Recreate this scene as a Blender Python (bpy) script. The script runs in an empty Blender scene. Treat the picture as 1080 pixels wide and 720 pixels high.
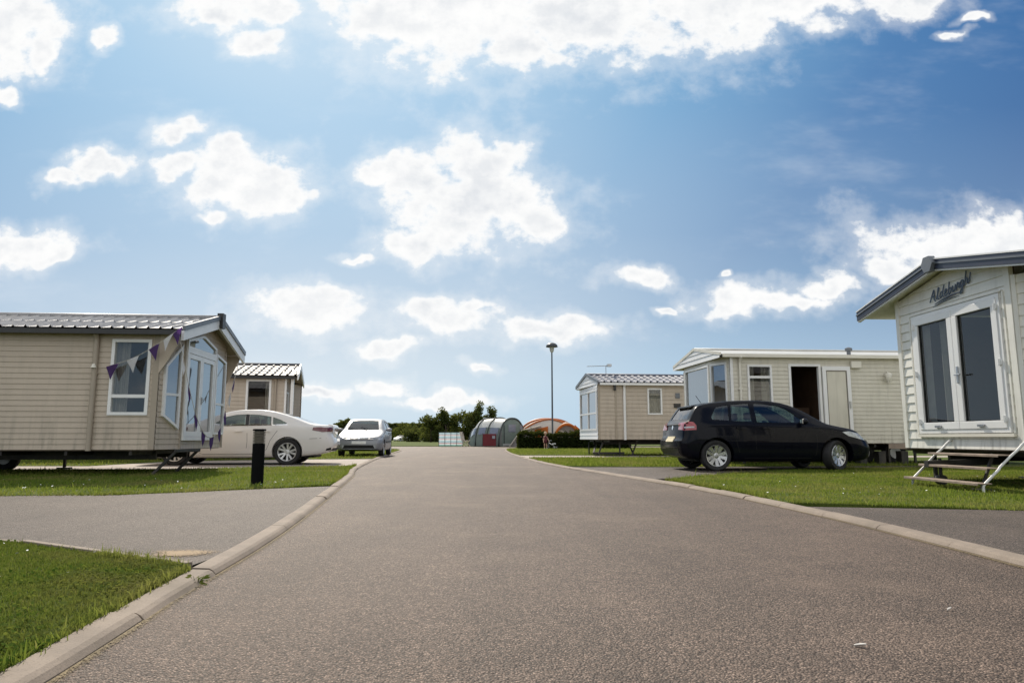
import bpy, bmesh, math, random
import numpy as np
from mathutils import Vector, Matrix
from mathutils.bvhtree import BVHTree
R = math.radians
rng = random.Random(7)
nrng = np.random.default_rng(11)
scene = bpy.context.scene
COL = scene.collection

# ------------------------------------------------------------------ mesh builder
class MB:
    def __init__(s): s.v = []; s.f = []; s.m = []
    def add(s, vs, fs, m=0):
        b = len(s.v); s.v += [tuple(p) for p in vs]
        s.f += [tuple(i + b for i in f) for f in fs]; s.m += [m] * len(fs)
    def hexa(s, p, m=0):      # p: 4 bottom, 4 top
        s.add(p, [(3,2,1,0),(4,5,6,7),(0,1,5,4),(1,2,6,5),(2,3,7,6),(3,0,4,7)], m)
    def box(s, x0, x1, y0, y1, z0, z1, m=0):
        s.hexa([(x0,y0,z0),(x1,y0,z0),(x1,y1,z0),(x0,y1,z0),(x0,y0,z1),(x1,y0,z1),(x1,y1,z1),(x0,y1,z1)], m)
    def bar(s, a, b, w, h, up=(0,0,1), m=0):
        a = Vector(a); b = Vector(b); d = (b - a).normalized(); up = Vector(up)
        sd = d.cross(up)
        if sd.length < 1e-4: sd = d.cross(Vector((1,0,0)))
        sd.normalize(); u = sd.cross(d).normalized(); sd *= w/2; u *= h/2
        s.hexa([a-sd-u, a+sd-u, b+sd-u, b-sd-u, a-sd+u, a+sd+u, b+sd+u, b-sd+u], m)
    def tube(s, pts, r, n=8, m=0, caps=True):
        pts = [Vector(p) for p in pts]; k = len(pts)
        rs = r if isinstance(r, (list, tuple)) else [r]*k
        vs = []; prev = None
        for i, p in enumerate(pts):
            d = (pts[min(i+1,k-1)] - pts[max(i-1,0)]).normalized()
            if prev is None:
                a = d.orthogonal().normalized()
            else:
                a = (prev - d * prev.dot(d)).normalized()
            prev = a; b = d.cross(a)
            vs += [p + (a*math.cos(t)+b*math.sin(t))*rs[i] for t in [2*math.pi*j/n for j in range(n)]]
        fs = []
        for i in range(k-1):
            for j in range(n):
                fs.append((i*n+j, i*n+(j+1)%n, (i+1)*n+(j+1)%n, (i+1)*n+j))
        if caps: fs.append(tuple(range(n-1,-1,-1))); fs.append(tuple(range((k-1)*n, k*n)))
        s.add(vs, fs, m)
    def lathe(s, prof, n=32, axis='z', o=(0,0,0), m=0, closed=False):
        vs = []; k = len(prof)
        for r, h in prof:
            for j in range(n):
                t = 2*math.pi*j/n; c_, s_ = r*math.cos(t), r*math.sin(t)
                p = (c_, s_, h) if axis == 'z' else ((c_, h, s_) if axis == 'y' else (h, c_, s_))
                vs.append((p[0]+o[0], p[1]+o[1], p[2]+o[2]))
        fs = []
        for i in range(k if closed else k-1):
            for j in range(n):
                i2 = (i+1) % k
                fs.append((i*n+j, i*n+(j+1)%n, i2*n+(j+1)%n, i2*n+j))
        s.add(vs, fs, m)
    def prism(s, poly, f0, f1, m=0):    # poly 2d, f0/f1 map (a,b)->3d
        n = len(poly); vs = [f0(*p) for p in poly] + [f1(*p) for p in poly]
        fs = [tuple(range(n-1,-1,-1)), tuple(range(n, 2*n))] + [(i,(i+1)%n,n+(i+1)%n,n+i) for i in range(n)]
        s.add(vs, fs, m)
    def ring(s, outer, inner, f0, f1, m=0):   # frame between two outlines
        n = len(outer)
        vs = [f0(*p) for p in outer]+[f0(*p) for p in inner]+[f1(*p) for p in outer]+[f1(*p) for p in inner]
        fs = []
        for i in range(n):
            j = (i+1) % n
            fs += [(i,j,n+j,n+i),(2*n+i,3*n+i,3*n+j,2*n+j),(i,2*n+i,2*n+j,j),(n+i,n+j,3*n+j,3*n+i)]
        s.add(vs, fs, m)
    def build(s, name, mats, parent=None, smooth=False, flip=1, bevel=0, angle=None, recalc=True):
        me = bpy.data.meshes.new(name)
        vs = s.v if flip == 1 else [(x, -y, z) for x, y, z in s.v]
        me.from_pydata([tuple(p) for p in vs], [], s.f)
        if not isinstance(mats, (list, tuple)): mats = [mats]
        for m in mats: me.materials.append(m)
        if len(mats) > 1: me.polygons.foreach_set('material_index', s.m)
        if recalc:
            bm = bmesh.new(); bm.from_mesh(me); bmesh.ops.recalc_face_normals(bm, faces=bm.faces); bm.to_mesh(me); bm.free()
        if smooth:
            me.polygons.foreach_set('use_smooth', [True]*len(me.polygons))
            if angle: me.set_sharp_from_angle(angle=R(angle))
        o = bpy.data.objects.new(name, me); COL.objects.link(o)
        if parent is not None: o.parent = parent
        if bevel:
            b = o.modifiers.new('bevel', 'BEVEL'); b.width = bevel; b.segments = 2; b.limit_method = 'ANGLE'
        return o

def tag(o, label=None, cat=None, group=None, kind=None):
    if label: o['label'] = label
    if cat: o['category'] = cat
    if group: o['group'] = group
    if kind: o['kind'] = kind
    return o
def empty(name, loc=(0,0,0), rz=0.0, label=None, cat=None, group=None):
    o = bpy.data.objects.new(name, None); COL.objects.link(o)
    o.location = loc; o.rotation_euler = (0,0,rz); o.empty_display_size = .2
    return tag(o, label, cat, group)
def copy_tree(o, parent=None):
    c = o.copy(); COL.objects.link(c)
    if parent is not None: c.parent = parent
    for ch in list(o.children): copy_tree(ch, c)
    return c
def fast_mesh(name, V, F, mat, parent=None, tint=None):
    """numpy mesh: V (n,3), F (m,k) all faces with k corners"""
    me = bpy.data.meshes.new(name); k = F.shape[1]
    me.vertices.add(len(V)); me.vertices.foreach_set('co', np.asarray(V, np.float32).ravel())
    me.loops.add(F.size); me.loops.foreach_set('vertex_index', F.astype(np.int32).ravel())
    me.polygons.add(len(F)); me.polygons.foreach_set('loop_start', np.arange(0, F.size, k, dtype=np.int32))
    me.update(calc_edges=True)
    if tint is not None:
        a = me.attributes.new('tint', 'FLOAT', 'POINT'); a.data.foreach_set('value', np.asarray(tint, np.float32))
    me.materials.append(mat)
    o = bpy.data.objects.new(name, me); COL.objects.link(o)
    if parent is not None: o.parent = parent
    return o
def pchip(pts):
    xs = [p[0] for p in pts]; ys = [p[1] for p in pts]; n = len(xs)
    h = [xs[i+1]-xs[i] for i in range(n-1)]; d = [(ys[i+1]-ys[i])/h[i] for i in range(n-1)]
    m = [0]*n; m[0] = d[0]; m[-1] = d[-1]
    for i in range(1, n-1):
        if d[i-1]*d[i] > 0:
            w1 = 2*h[i]+h[i-1]; w2 = h[i]+2*h[i-1]; m[i] = (w1+w2)/(w1/d[i-1]+w2/d[i])
    def f(x):
        if x <= xs[0]: return ys[0]
        if x >= xs[-1]: return ys[-1]
        i = max(j for j in range(n-1) if xs[j] <= x)
        t = (x-xs[i])/h[i]; t2 = t*t; t3 = t2*t
        return (2*t3-3*t2+1)*ys[i]+(t3-2*t2+t)*h[i]*m[i]+(-2*t3+3*t2)*ys[i+1]+(t3-t2)*h[i]*m[i+1]
    return f
def smooth_line(pts, step):
    """Catmull-Rom resample of a 2d polyline, roughly every step"""
    P = [Vector((p[0], p[1])) for p in pts]; P = [P[0]*2-P[1]] + P + [P[-1]*2-P[-2]]
    out = []
    for i in range(1, len(P)-2):
        a, b, c, d = P[i-1], P[i], P[i+1], P[i+2]; n = max(1, int((c-b).length/step))
        for k in range(n):
            t = k/n
            out.append(.5*((2*b)+(-a+c)*t+(2*a-5*b+4*c-d)*t*t+(-a+3*b-3*c+d)*t*t*t))
    out.append(P[-2]); return out

# ------------------------------------------------------------------ materials
class NT:
    def __init__(s, nt): s.nt = nt; s.n = nt.nodes; s.l = nt.links
    def node(s, t, **k):
        n = s.n.new(t)
        for a, b in k.items(): setattr(n, a, b)
        return n
    def put(s, sock, v):
        if isinstance(v, bpy.types.NodeSocket): s.l.new(v, sock)
        elif v is not None: sock.default_value = v
    def math(s, op, a, b=None, c=None, clamp=False):
        n = s.node('ShaderNodeMath', operation=op, use_clamp=clamp)
        s.put(n.inputs[0], a); s.put(n.inputs[1], b); s.put(n.inputs[2], c); return n.outputs[0]
    def vec(s, op, a, b=None):
        n = s.node('ShaderNodeVectorMath', operation=op)
        s.put(n.inputs[0], a); s.put(n.inputs[1], b)
        return n.outputs['Value'] if op in ('LENGTH','DOT_PRODUCT') else n.outputs[0]
    def noise(s, vec, scale, detail=4, rough=.55, dist=0):
        n = s.node('ShaderNodeTexNoise'); s.put(n.inputs['Vector'], vec)
        n.inputs['Scale'].default_value = scale; n.inputs['Detail'].default_value = detail
        n.inputs['Roughness'].default_value = rough; n.inputs['Distortion'].default_value = dist
        return n.outputs[0]
    def voro(s, vec, scale, out='Distance', feature='F1'):
        n = s.node('ShaderNodeTexVoronoi', feature=feature); s.put(n.inputs['Vector'], vec)
        n.inputs['Scale'].default_value = scale; return n.outputs[out]
    def ramp(s, f, stops):
        n = s.node('ShaderNodeValToRGB'); s.put(n.inputs[0], f); e = n.color_ramp.elements
        while len(e) < len(stops): e.new(.5)
        for el, (p, c) in zip(e, stops):
            el.position = p; el.color = (*c, 1) if len(c) == 3 else c
        return n.outputs[0]
    def mix(s, f, a, b, blend='MIX'):
        n = s.node('ShaderNodeMix', data_type='RGBA', blend_type=blend)
        s.put(n.inputs[0], f); s.put(n.inputs[6], a if isinstance(a, bpy.types.NodeSocket) else (*a, 1))
        s.put(n.inputs[7], b if isinstance(b, bpy.types.NodeSocket) else (*b, 1)); return n.outputs[2]
    def smap(s, f, a, b, c=0., d=1.):
        n = s.node('ShaderNodeMapRange', interpolation_type='SMOOTHSTEP'); s.put(n.inputs[0], f)
        for i, v in enumerate((a, b, c, d)): n.inputs[i+1].default_value = v
        return n.outputs[0]
    def lmap(s, f, a, b, c=0., d=1.):
        n = s.node('ShaderNodeMapRange'); s.put(n.inputs[0], f)
        for i, v in enumerate((a, b, c, d)): n.inputs[i+1].default_value = v
        return n.outputs[0]
    def bump(s, h, st=.3, dist=.01):
        n = s.node('ShaderNodeBump'); n.inputs['Strength'].default_value = st; n.inputs['Distance'].default_value = dist
        s.put(n.inputs['Height'], h); return n.outputs[0]
def new_mat(name):
    m = bpy.data.materials.new(name); m.use_nodes = True; t = NT(m.node_tree)
    b = t.n['Principled BSDF']; t.b = b; t.o = t.n['Material Output']
    t.obj = t.node('ShaderNodeTexCoord').outputs['Object']
    t.pos = t.node('ShaderNodeNewGeometry').outputs['Position']
    return m, t
def mat(name, col, rough=.5, metal=0, grime=0, var=.12, scale=6, bump=0, bscale=60, coat=0, spec=.5, dirt=0, dirtcol=(.12,.10,.07)):
    m, t = new_mat(name); b = t.b
    n1 = t.noise(t.obj, scale, 5); f = t.lmap(n1, .3, .7, 1-var, 1+var)
    c = t.vec('MULTIPLY', t.mix(0, col, col), None); 
    vm = c.node; t.put(vm.inputs[1], f)
    out = c
    if dirt:
        d = t.smap(t.noise(t.obj, scale*.35, 6, .65), .42, .75, 0, dirt); out = t.mix(d, out, dirtcol)
    if grime:
        sx = t.node('ShaderNodeSeparateXYZ'); t.put(sx.inputs[0], t.pos); st = t.noise(t.vec('MULTIPLY', t.pos, (3.0,3.0,.35)), 3.2, 5, .65)
        lowz = t.smap(sx.outputs[2], .5, 1.25, 1.0, .32); g_ = t.math('MULTIPLY', t.smap(st, .44, .74, 0, grime), lowz); out = t.mix(g_, out, (.15,.14,.10))
    t.put(b.inputs['Base Color'], out)
    t.put(b.inputs['Roughness'], t.lmap(t.noise(t.obj, scale*2.3, 4), .3, .7, max(0, rough-.06), min(1, rough+.06)))
    b.inputs['Metallic'].default_value = metal; b.inputs['Specular IOR Level'].default_value = spec
    b.inputs['Coat Weight'].default_value = coat; b.inputs['Coat Roughness'].default_value = .03
    if bump: t.put(b.inputs['Normal'], t.bump(t.noise(t.obj, bscale, 4), bump, .004))
    return m
M = {}
def glass(name, tint, refl=.18, rough=.01):
    m, t = new_mat(name)
    tr = t.node('ShaderNodeBsdfTransparent'); tr.inputs[0].default_value = (*tint, 1)
    gl = t.node('ShaderNodeBsdfGlossy'); gl.inputs['Roughness'].default_value = rough
    gl.inputs[0].default_value = (.95, .97, 1, 1)
    lw = t.node('ShaderNodeLayerWeight'); lw.inputs[0].default_value = .5
    f = t.math('POWER', lw.outputs['Facing'], 5.0); f = t.lmap(f, 0, 1, refl, 1.0)
    wob = t.bump(t.noise(t.obj, 1.3, 2), .05, .05); t.put(gl.inputs['Normal'], wob)
    mx = t.node('ShaderNodeMixShader'); t.put(mx.inputs[0], f); t.l.new(tr.outputs[0], mx.inputs[1]); t.l.new(gl.outputs[0], mx.inputs[2])
    t.l.new(mx.outputs[0], t.o.inputs[0]); t.n.remove(t.b); return m

M['taupe'] = mat('taupe_cladding', (.485,.41,.325), .5, grime=.5, var=.06, scale=2, bump=.15, bscale=40, dirt=.10)
M['taupe_b'] = mat('taupe_cladding_far', (.485,.415,.335), .5, grime=.5, var=.06, scale=2, dirt=.10)
M['cream'] = mat('cream_cladding', (.62,.59,.495), .5, grime=.5, var=.05, scale=2, bump=.12, bscale=40, dirt=.08)
M['cream_e'] = mat('ivory_cladding', (.76,.745,.68), .5, grime=.5, var=.05, scale=2, bump=.2, bscale=45, dirt=.07)
M['white'] = mat('white_pvc', (.78,.78,.77), .35, var=.03, scale=3, dirt=.06)
M['offwhite'] = mat('cream_pvc', (.72,.69,.60), .4, var=.04, scale=3, dirt=.06)
M['taupe_trim'] = mat('taupe_trim', (.36,.305,.24), .5, var=.05, scale=3)
M['grey_cap'] = mat('slate_grey_trim', (.13,.145,.165), .4, var=.08, scale=3)
M['navy'] = mat('navy_trim', (.028,.033,.055), .35, var=.1, scale=3)
M['tile'] = mat('grey_roof_tile', (.10,.10,.105), .52, var=.25, spec=.3, scale=4, bump=.2, bscale=50, dirt=.15)
M['tile_a'] = mat('glare_grey_tile', (.30,.295,.295), .42, var=.25, scale=4, bump=.2, bscale=50, dirt=.2)  # tile grey lightened so that its colour carries the sun glare
M['tile_d'] = mat('blue_grey_roof_tile', (.13,.14,.175), .55, var=.2, spec=.35, scale=4, dirt=.1)
M['roof_pale'] = mat('pale_roof_sheet', (.55,.54,.50), .4, var=.1, scale=2, dirt=.15)
M['gutter'] = mat('black_gutter', (.02,.02,.02), .4)
M['chassis'] = mat('black_chassis', (.018,.017,.016), .6, var=.3, dirt=.4)
M['galv'] = mat('galvanised_steel', (.42,.43,.44), .38, metal=.9, var=.15)
M['rail'] = mat('pale_painted_rail', (.62,.62,.60), .35, var=.08, dirt=.15)
M['wood'] = mat('weathered_tread', (.26,.20,.155), .6, var=.3, scale=9, bump=.3)
M['brown'] = mat('brown_interior', (.095,.055,.032), .6, var=.3, scale=3)
M['floor'] = mat('interior_floor', (.16,.12,.09), .7, var=.2)
M['curtain'] = mat('cream_curtain', (.62,.57,.50), .8, var=.08, scale=8)
M['rubber'] = mat('tyre_rubber', (.016,.016,.017), .75, var=.3, bump=.2)
M['black_pl'] = mat('black_plastic', (.014,.014,.015), .45, var=.2)
M['alloy'] = mat('alloy_rim', (.55,.56,.58), .28, metal=.9, var=.06)
M['alloy_b'] = mat('bright_alloy_rim', (.66,.66,.66), .3, metal=.6, var=.05)
M['chrome'] = mat('chrome', (.75,.76,.78), .1, metal=1, var=.02)
M['dark'] = mat('dark_recess', (.008,.008,.008), .8)
M['seat'] = mat('dark_seat_fabric', (.03,.03,.034), .8)
M['cavity'] = mat('car_lining', (.05,.05,.052), .8)
def paint(name, col, metal=0.0, coat=1.0, rough=.35, spec=.3):
    m = mat(name, col, rough, metal, var=.03, scale=2, coat=coat, spec=spec); return m
M['p_black'] = paint('black_car_paint', (.0035,.0042,.0085), 0, .28, .3, .05)
M['p_white'] = paint('pearl_white_car_paint', (.74,.71,.675), .0, 1.0, .35)
M['p_silver'] = paint('silver_car_paint', (.27,.28,.30), .15, .4, .4, .3)
M['redlens'] = mat('red_lens', (.30,.012,.022), .12, coat=1, var=.2, scale=30)
M['redlens_d'] = mat('dark_red_lens', (.12,.01,.014), .12, coat=1, var=.2, scale=30)
M['headlens'] = mat('headlamp_lens', (.42,.45,.48), .12, coat=1, var=.35, scale=18)
M['headlens_g'] = mat('grey_headlamp', (.16,.175,.19), .15, coat=1, var=.4, scale=18)
M['amber'] = mat('amber_lens', (.6,.22,.02), .15, coat=1)
M['plate_w'] = mat('white_plate', (.72,.72,.70), .35); M['plate_y'] = mat('yellow_plate', (.68,.58,.36), .35)
M['g_car'] = glass('car_glass', (.36,.46,.42), .08)
M['g_win'] = glass('window_glass', (.74,.77,.76), .09)
M['g_front'] = glass('mirror_window_glass', (.40,.43,.44), .34)
M['g_door'] = glass('tinted_door_glass', (.56,.60,.61), .075)
M['purple'] = mat('purple_pennant', (.085,.04,.16), .8, var=.15); M['whiteflag'] = mat('white_pennant', (.72,.72,.74), .8)
M['string'] = mat('bunting_string', (.5,.47,.42), .8)
M['lens_grey'] = mat('louvre_grey', (.16,.145,.12), .4, var=.1); M['bollard'] = mat('black_bollard_paint', (.003,.003,.0035), .6, var=.2, spec=.08)
M['signblue'] = mat('slate_blue_lettering', (.095,.125,.18), .45)
M['post'] = mat('lamp_post_paint', (.045,.05,.055), .45); M['lampclear'] = mat('lamp_diffuser', (.5,.5,.48), .3)

def ground_grass(name, far=False):
    m, t = new_mat(name)
    big = t.noise(t.pos, .35, 5, .6); mid = t.noise(t.pos, 2.2, 5, .6); fine = t.noise(t.pos, 60, 4, .7)
    c = t.ramp(mid, [(.30,(.062,.095,.015)), (.52,(.105,.14,.026)), (.72,(.17,.18,.05))])
    dry = t.smap(big, .52, .72, 0, .55); c = t.mix(dry, c, (.15,.135,.05))
    c = t.mix(t.lmap(fine, .3, .7, 0, .75), c, (.03,.042,.010))
    t.put(t.b.inputs['Base Color'], c); t.b.inputs['Roughness'].default_value = .9
    t.b.inputs['Specular IOR Level'].default_value = .1
    t.put(t.b.inputs['Normal'], t.bump(t.noise(t.pos, 45, 5, .7), .8, .03)); return m
M['lawn'] = ground_grass('lawn_turf')
def blade_mat(name, a, b, dry, trans):
    m, t = new_mat(name)
    at = t.node('ShaderNodeAttribute', attribute_name='tint').outputs['Fac']
    c = t.ramp(at, [(0, a), (.62, b), (.86, dry), (1, tuple(x*1.35 for x in dry))])
    patch = t.smap(t.noise(t.pos, .8, 5, .65), .44, .66, 0, .75); c = t.mix(patch, c, tuple(x*.9 for x in dry))
    df = t.node('ShaderNodeBsdfDiffuse'); tl = t.node('ShaderNodeBsdfTranslucent')
    t.put(df.inputs[0], c); t.put(tl.inputs[0], t.mix(.45, c, (.30,.33,.05)))
    mx = t.node('ShaderNodeMixShader'); mx.inputs[0].default_value = trans
    t.l.new(df.outputs[0], mx.inputs[1]); t.l.new(tl.outputs[0], mx.inputs[2]); t.l.new(mx.outputs[0], t.o.inputs[0]); t.n.remove(t.b)
    return m
M['blade'] = blade_mat('grass_blade', (.066,.125,.017), (.168,.232,.038), (.30,.262,.105), .47)
M['blade_near'] = blade_mat('near_grass_blade', (.036,.080,.012), (.088,.145,.026), (.21,.18,.075), .40)
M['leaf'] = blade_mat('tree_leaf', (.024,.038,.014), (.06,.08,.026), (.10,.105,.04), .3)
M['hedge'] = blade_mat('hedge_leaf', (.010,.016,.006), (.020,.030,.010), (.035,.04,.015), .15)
M['bark'] = mat('bark', (.06,.045,.035), .9, var=.3, bump=.5)
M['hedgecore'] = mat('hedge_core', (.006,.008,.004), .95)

def asphalt(name, base, warm, speck=1.0):
    m, t = new_mat(name)
    big = t.noise(t.pos, .45, 5, .6); mid = t.noise(t.pos, 5, 4, .6)
    cell = t.node('ShaderNodeTexVoronoi'); t.put(cell.inputs['Vector'], t.pos); cell.inputs['Scale'].default_value = 135
    cell2 = t.node('ShaderNodeTexVoronoi'); t.put(cell2.inputs['Vector'], t.pos); cell2.inputs['Scale'].default_value = 290
    sep = t.node('ShaderNodeSeparateColor'); t.l.new(cell.outputs['Color'], sep.inputs[0])
    sep2 = t.node('ShaderNodeSeparateColor'); t.l.new(cell2.outputs['Color'], sep2.inputs[0])
    v = t.math('ADD', t.math('MULTIPLY', sep.outputs[0], .78), t.math('MULTIPLY', sep2.outputs[0], .22))
    k = lambda f: tuple(x*f for x in base)
    c = t.ramp(v, [(.12, k(.16)), (.40, k(.70)), (.66, k(1.2)), (.86, tuple(a*1.9+.015 for a in base)), (.97, tuple(a*3.0+.035 for a in base))])
    edge = t.smap(cell.outputs['Distance'], .30, .70, 0, .85); c = t.mix(edge, c, k(.28))
    tone = t.lmap(big, .3, .7, .80, 1.16); tone = t.math('MULTIPLY', tone, t.lmap(mid, .3, .7, .90, 1.10)); tone = t.math('MULTIPLY', tone, t.lmap(t.noise(t.vec('MULTIPLY', t.pos, (1.5,.10,1)), 1.6, 5, .6), .3, .7, .84, 1.14))
    vm = t.vec('MULTIPLY', c, None); t.put(vm.node.inputs[1], tone)
    c = t.mix(t.smap(t.noise(t.pos, .9, 5, .65), .5, .75, 0, .35), vm, warm)
    t.put(t.b.inputs['Base Color'], c)
    t.b.inputs['Roughness'].default_value = .66; t.b.inputs['Specular IOR Level'].default_value = .36; t.b.inputs['Specular Tint'].default_value = (1,.9,.8,1)
    h = t.math('SUBTRACT', t.math('MULTIPLY', sep.outputs[1], .7), t.math('MULTIPLY', cell.outputs['Distance'], .9))
    t.put(t.b.inputs['Normal'], t.bump(h, .9, .008)); return m
M['road'] = asphalt('road_asphalt', (.150,.106,.080), (.185,.132,.098))
M['drive'] = asphalt('drive_asphalt', (.112,.088,.074), (.135,.102,.083))
def conc(name, col):
    m, t = new_mat(name)
    n = t.noise(t.pos, 3, 6, .65); c = t.ramp(n, [(.3, tuple(x*.72 for x in col)), (.55, col), (.75, tuple(x*1.18 for x in col))])
    sp = t.smap(t.noise(t.pos, 120, 3, .6), .5, .68, 0, .45); c = t.mix(sp, c, tuple(x*.5 for x in col))
    st = t.smap(t.noise(t.pos, 1.1, 6, .7), .52, .72, 0, .5); c = t.mix(st, c, (.13,.105,.07))
    t.put(t.b.inputs['Base Color'], c); t.b.inputs['Roughness'].default_value = .85
    t.put(t.b.inputs['Normal'], t.bump(t.noise(t.pos, 90, 5, .7), .35, .006)); return m
M['kerb'] = conc('kerb_concrete', (.235,.188,.146)); M['path'] = conc('path_concrete', (.34,.29,.245))
M['sand'] = conc('sandy_grit', (.27,.19,.105))
def fade_sand(q_):
    m = M[q_]; t = NT(m.node_tree); o = t.n['Material Output']; b = t.n['Principled BSDF']
    p = t.node('ShaderNodeNewGeometry').outputs['Position']; a = t.node('ShaderNodeAttribute', attribute_name='tint').outputs['Fac']
    f = t.math('ADD', a, t.math('MULTIPLY', t.math('SUBTRACT', t.noise(p, 95, 5, .8), .5), 2.6)); f = t.smap(f, .35, .55)
    tr = t.node('ShaderNodeBsdfTransparent'); mx = t.node('ShaderNodeMixShader'); t.put(mx.inputs[0], f); t.l.new(tr.outputs[0], mx.inputs[1]); t.l.new(b.outputs[0], mx.inputs[2]); t.l.new(mx.outputs[0], o.inputs[0])
M['moss'] = conc('kerb_moss_grit', (.20,.15,.075))
for q_ in ('sand','moss'): fade_sand(q_)
# ------------------------------------------------------------------ the ground
def sheet(name, poly, z, m, kind='structure', skirt=0.0):
    bm = bmesh.new()
    f = bm.faces.new([bm.verts.new((x, y, z)) for x, y in poly])
    if f.normal.z < 0: f.normal_flip()
    if skirt:
        r = bmesh.ops.extrude_face_region(bm, geom=[f])
        vs = [g for g in r['geom'] if isinstance(g, bmesh.types.BMVert)]
        bmesh.ops.translate(bm, vec=(0,0,0), verts=vs)
        for v in bm.verts:
            if v not in vs: v.co.z -= skirt
        bmesh.ops.recalc_face_normals(bm, faces=bm.faces)
    bmesh.ops.triangulate(bm, faces=bm.faces)
    me = bpy.data.meshes.new(name); bm.to_mesh(me); bm.free(); me.materials.append(m)
    o = bpy.data.objects.new(name, me); COL.objects.link(o); tag(o, kind=kind); return o

LIN = smooth_line([(-1.0,-8),(-1.08,-3),(-1.22,.5),(-1.33,2.13),(-1.46,3.13),(-1.56,4.2),(-1.68,5.25),(-1.93,6.95),(-2.42,9.99),(-2.95,13.2),
    (-3.56,16.48),(-4.53,23.93),(-5.28,30.94),(-6.0,38),(-6.6,41.5),(-7.8,44),(-10,45.5),(-16,46),(-60,46)], .45)
RIN = smooth_line([(2.60,-8),(2.68,0),(2.73,2.5),(2.77,3.87),(2.79,4.89),(2.76,6.65),(2.50,9.81),(1.89,13.21),(.91,18.83),(.04,29.23),(-.30,36),
    (-.43,40.4),(-.38,44),(-.05,46.6),(.9,48.2),(3,48.9),(9,49.2),(60,49.2)], .45)
def offset(line, d):
    out = []
    for i, p in enumerate(line):
        t = (line[min(i+1, len(line)-1)] - line[max(i-1, 0)]).normalized()
        out.append(Vector((p.x - t.y*d, p.y + t.x*d)))
    return out
KW = .125
LOUT = offset(LIN, KW - .01); ROUT = offset(RIN, -(KW - .01))
def between(line, y0, y1): return [(p.x, p.y) for p in line if y0 <= p.y <= y1]

sheet('ground', [(-900,-60),(900,-60),(900,1500),(-900,1500)], 0.0, M['lawn'])
sheet('road', [(p.x, p.y) for p in LIN] + [(-60,60.5),(60,60.5)] + [(p.x, p.y) for p in reversed(RIN)], .006, M['road'])
lk = lambda y0, y1: between(LOUT, y0, y1)
rk = lambda y0, y1: between(ROUT, y0, y1)
NEAR_LAWN = [(-30,-8)] + lk(-8, 3.72) + [(-1.70,3.77),(-3.08,4.56),(-5,5.25),(-14,5.6),(-30,5.6)]
sheet('lawn', NEAR_LAWN, .040, M['lawn'], skirt=.04)
DRIVE_A = lk(3.74, 10.2) + [(-4.37,8.69),(-5.96,8.29),(-14,7.9),(-30,7.6),(-30,5.6),(-14,5.6),(-5,5.25),(-3.08,4.56),(-1.70,3.77)]
sheet('driveway', DRIVE_A, .034, M['drive'])
VERGE_A = [(-4.37,8.69)] + lk(10.2, 17.5) + [(-5.5,16.4),(-7.6,15.15),(-30,15.1),(-30,7.6),(-14,7.9),(-5.96,8.29)]
sheet('lawn', VERGE_A, .040, M['lawn'], skirt=.04)
DRIVE_B = lk(17.5, 23.3) + [(-6.8,22.4),(-9.8,20.8),(-10.2,17.05),(-30,17.0),(-30,15.1),(-7.6,15.15),(-5.5,16.4)]
sheet('driveway', DRIVE_B, .034, M['path'])
NORTH_L = lk(23.3, 45.8) + [(-16,46.2),(-60,46.2),(-60,17.0),(-10.2,17.05),(-9.8,20.8),(-6.8,22.4)]
sheet('lawn', NORTH_L, .040, M['lawn'], skirt=.04)
DRIVE_E = rk(-8, 7.45) + [(4.77,6.65),(10,4.6),(30,2),(30,-8)]
sheet('driveway', DRIVE_E, .034, M['drive'])
LAWN_E = rk(7.45, 11.5) + [(4.06,13.21),(7.71,15.99),(14,17.0),(30,17.6),(30,2),(10,4.6),(4.77,6.65)]
sheet('lawn', LAWN_E, .040, M['lawn'], skirt=.04)
DRIVE_G = rk(11.5, 17.0) + [(3.86,16.5),(6,16.9),(14,17.6),(30,18.2),(30,17.6),(14,17.0),(7.71,15.99),(4.06,13.21)]
sheet('driveway', DRIVE_G, .034, M['drive'])
LAWN_M = rk(17.0, 23.9) + [(5.3,24.2),(30,26),(30,18.2),(14,17.6),(6,16.9),(3.86,16.5)]
sheet('lawn', LAWN_M, .040, M['lawn'], skirt=.04)
PATH_D = rk(23.9, 27.7) + [(5.5,27.2),(30,27.5),(30,26),(5.3,24.2)]
sheet('path', PATH_D, .034, M['path'])
LAWN_N = rk(27.7, 49.2)[:-1] + [(60,49.3),(60,27.6),(30,27.5),(5.5,27.2)]
sheet('lawn', LAWN_N, .040, M['lawn'], skirt=.04)
sheet('lawn', [(-80,60.4),(80,60.4),(80,130),(-80,130)], .05, M['lawn'], skirt=.05)

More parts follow.
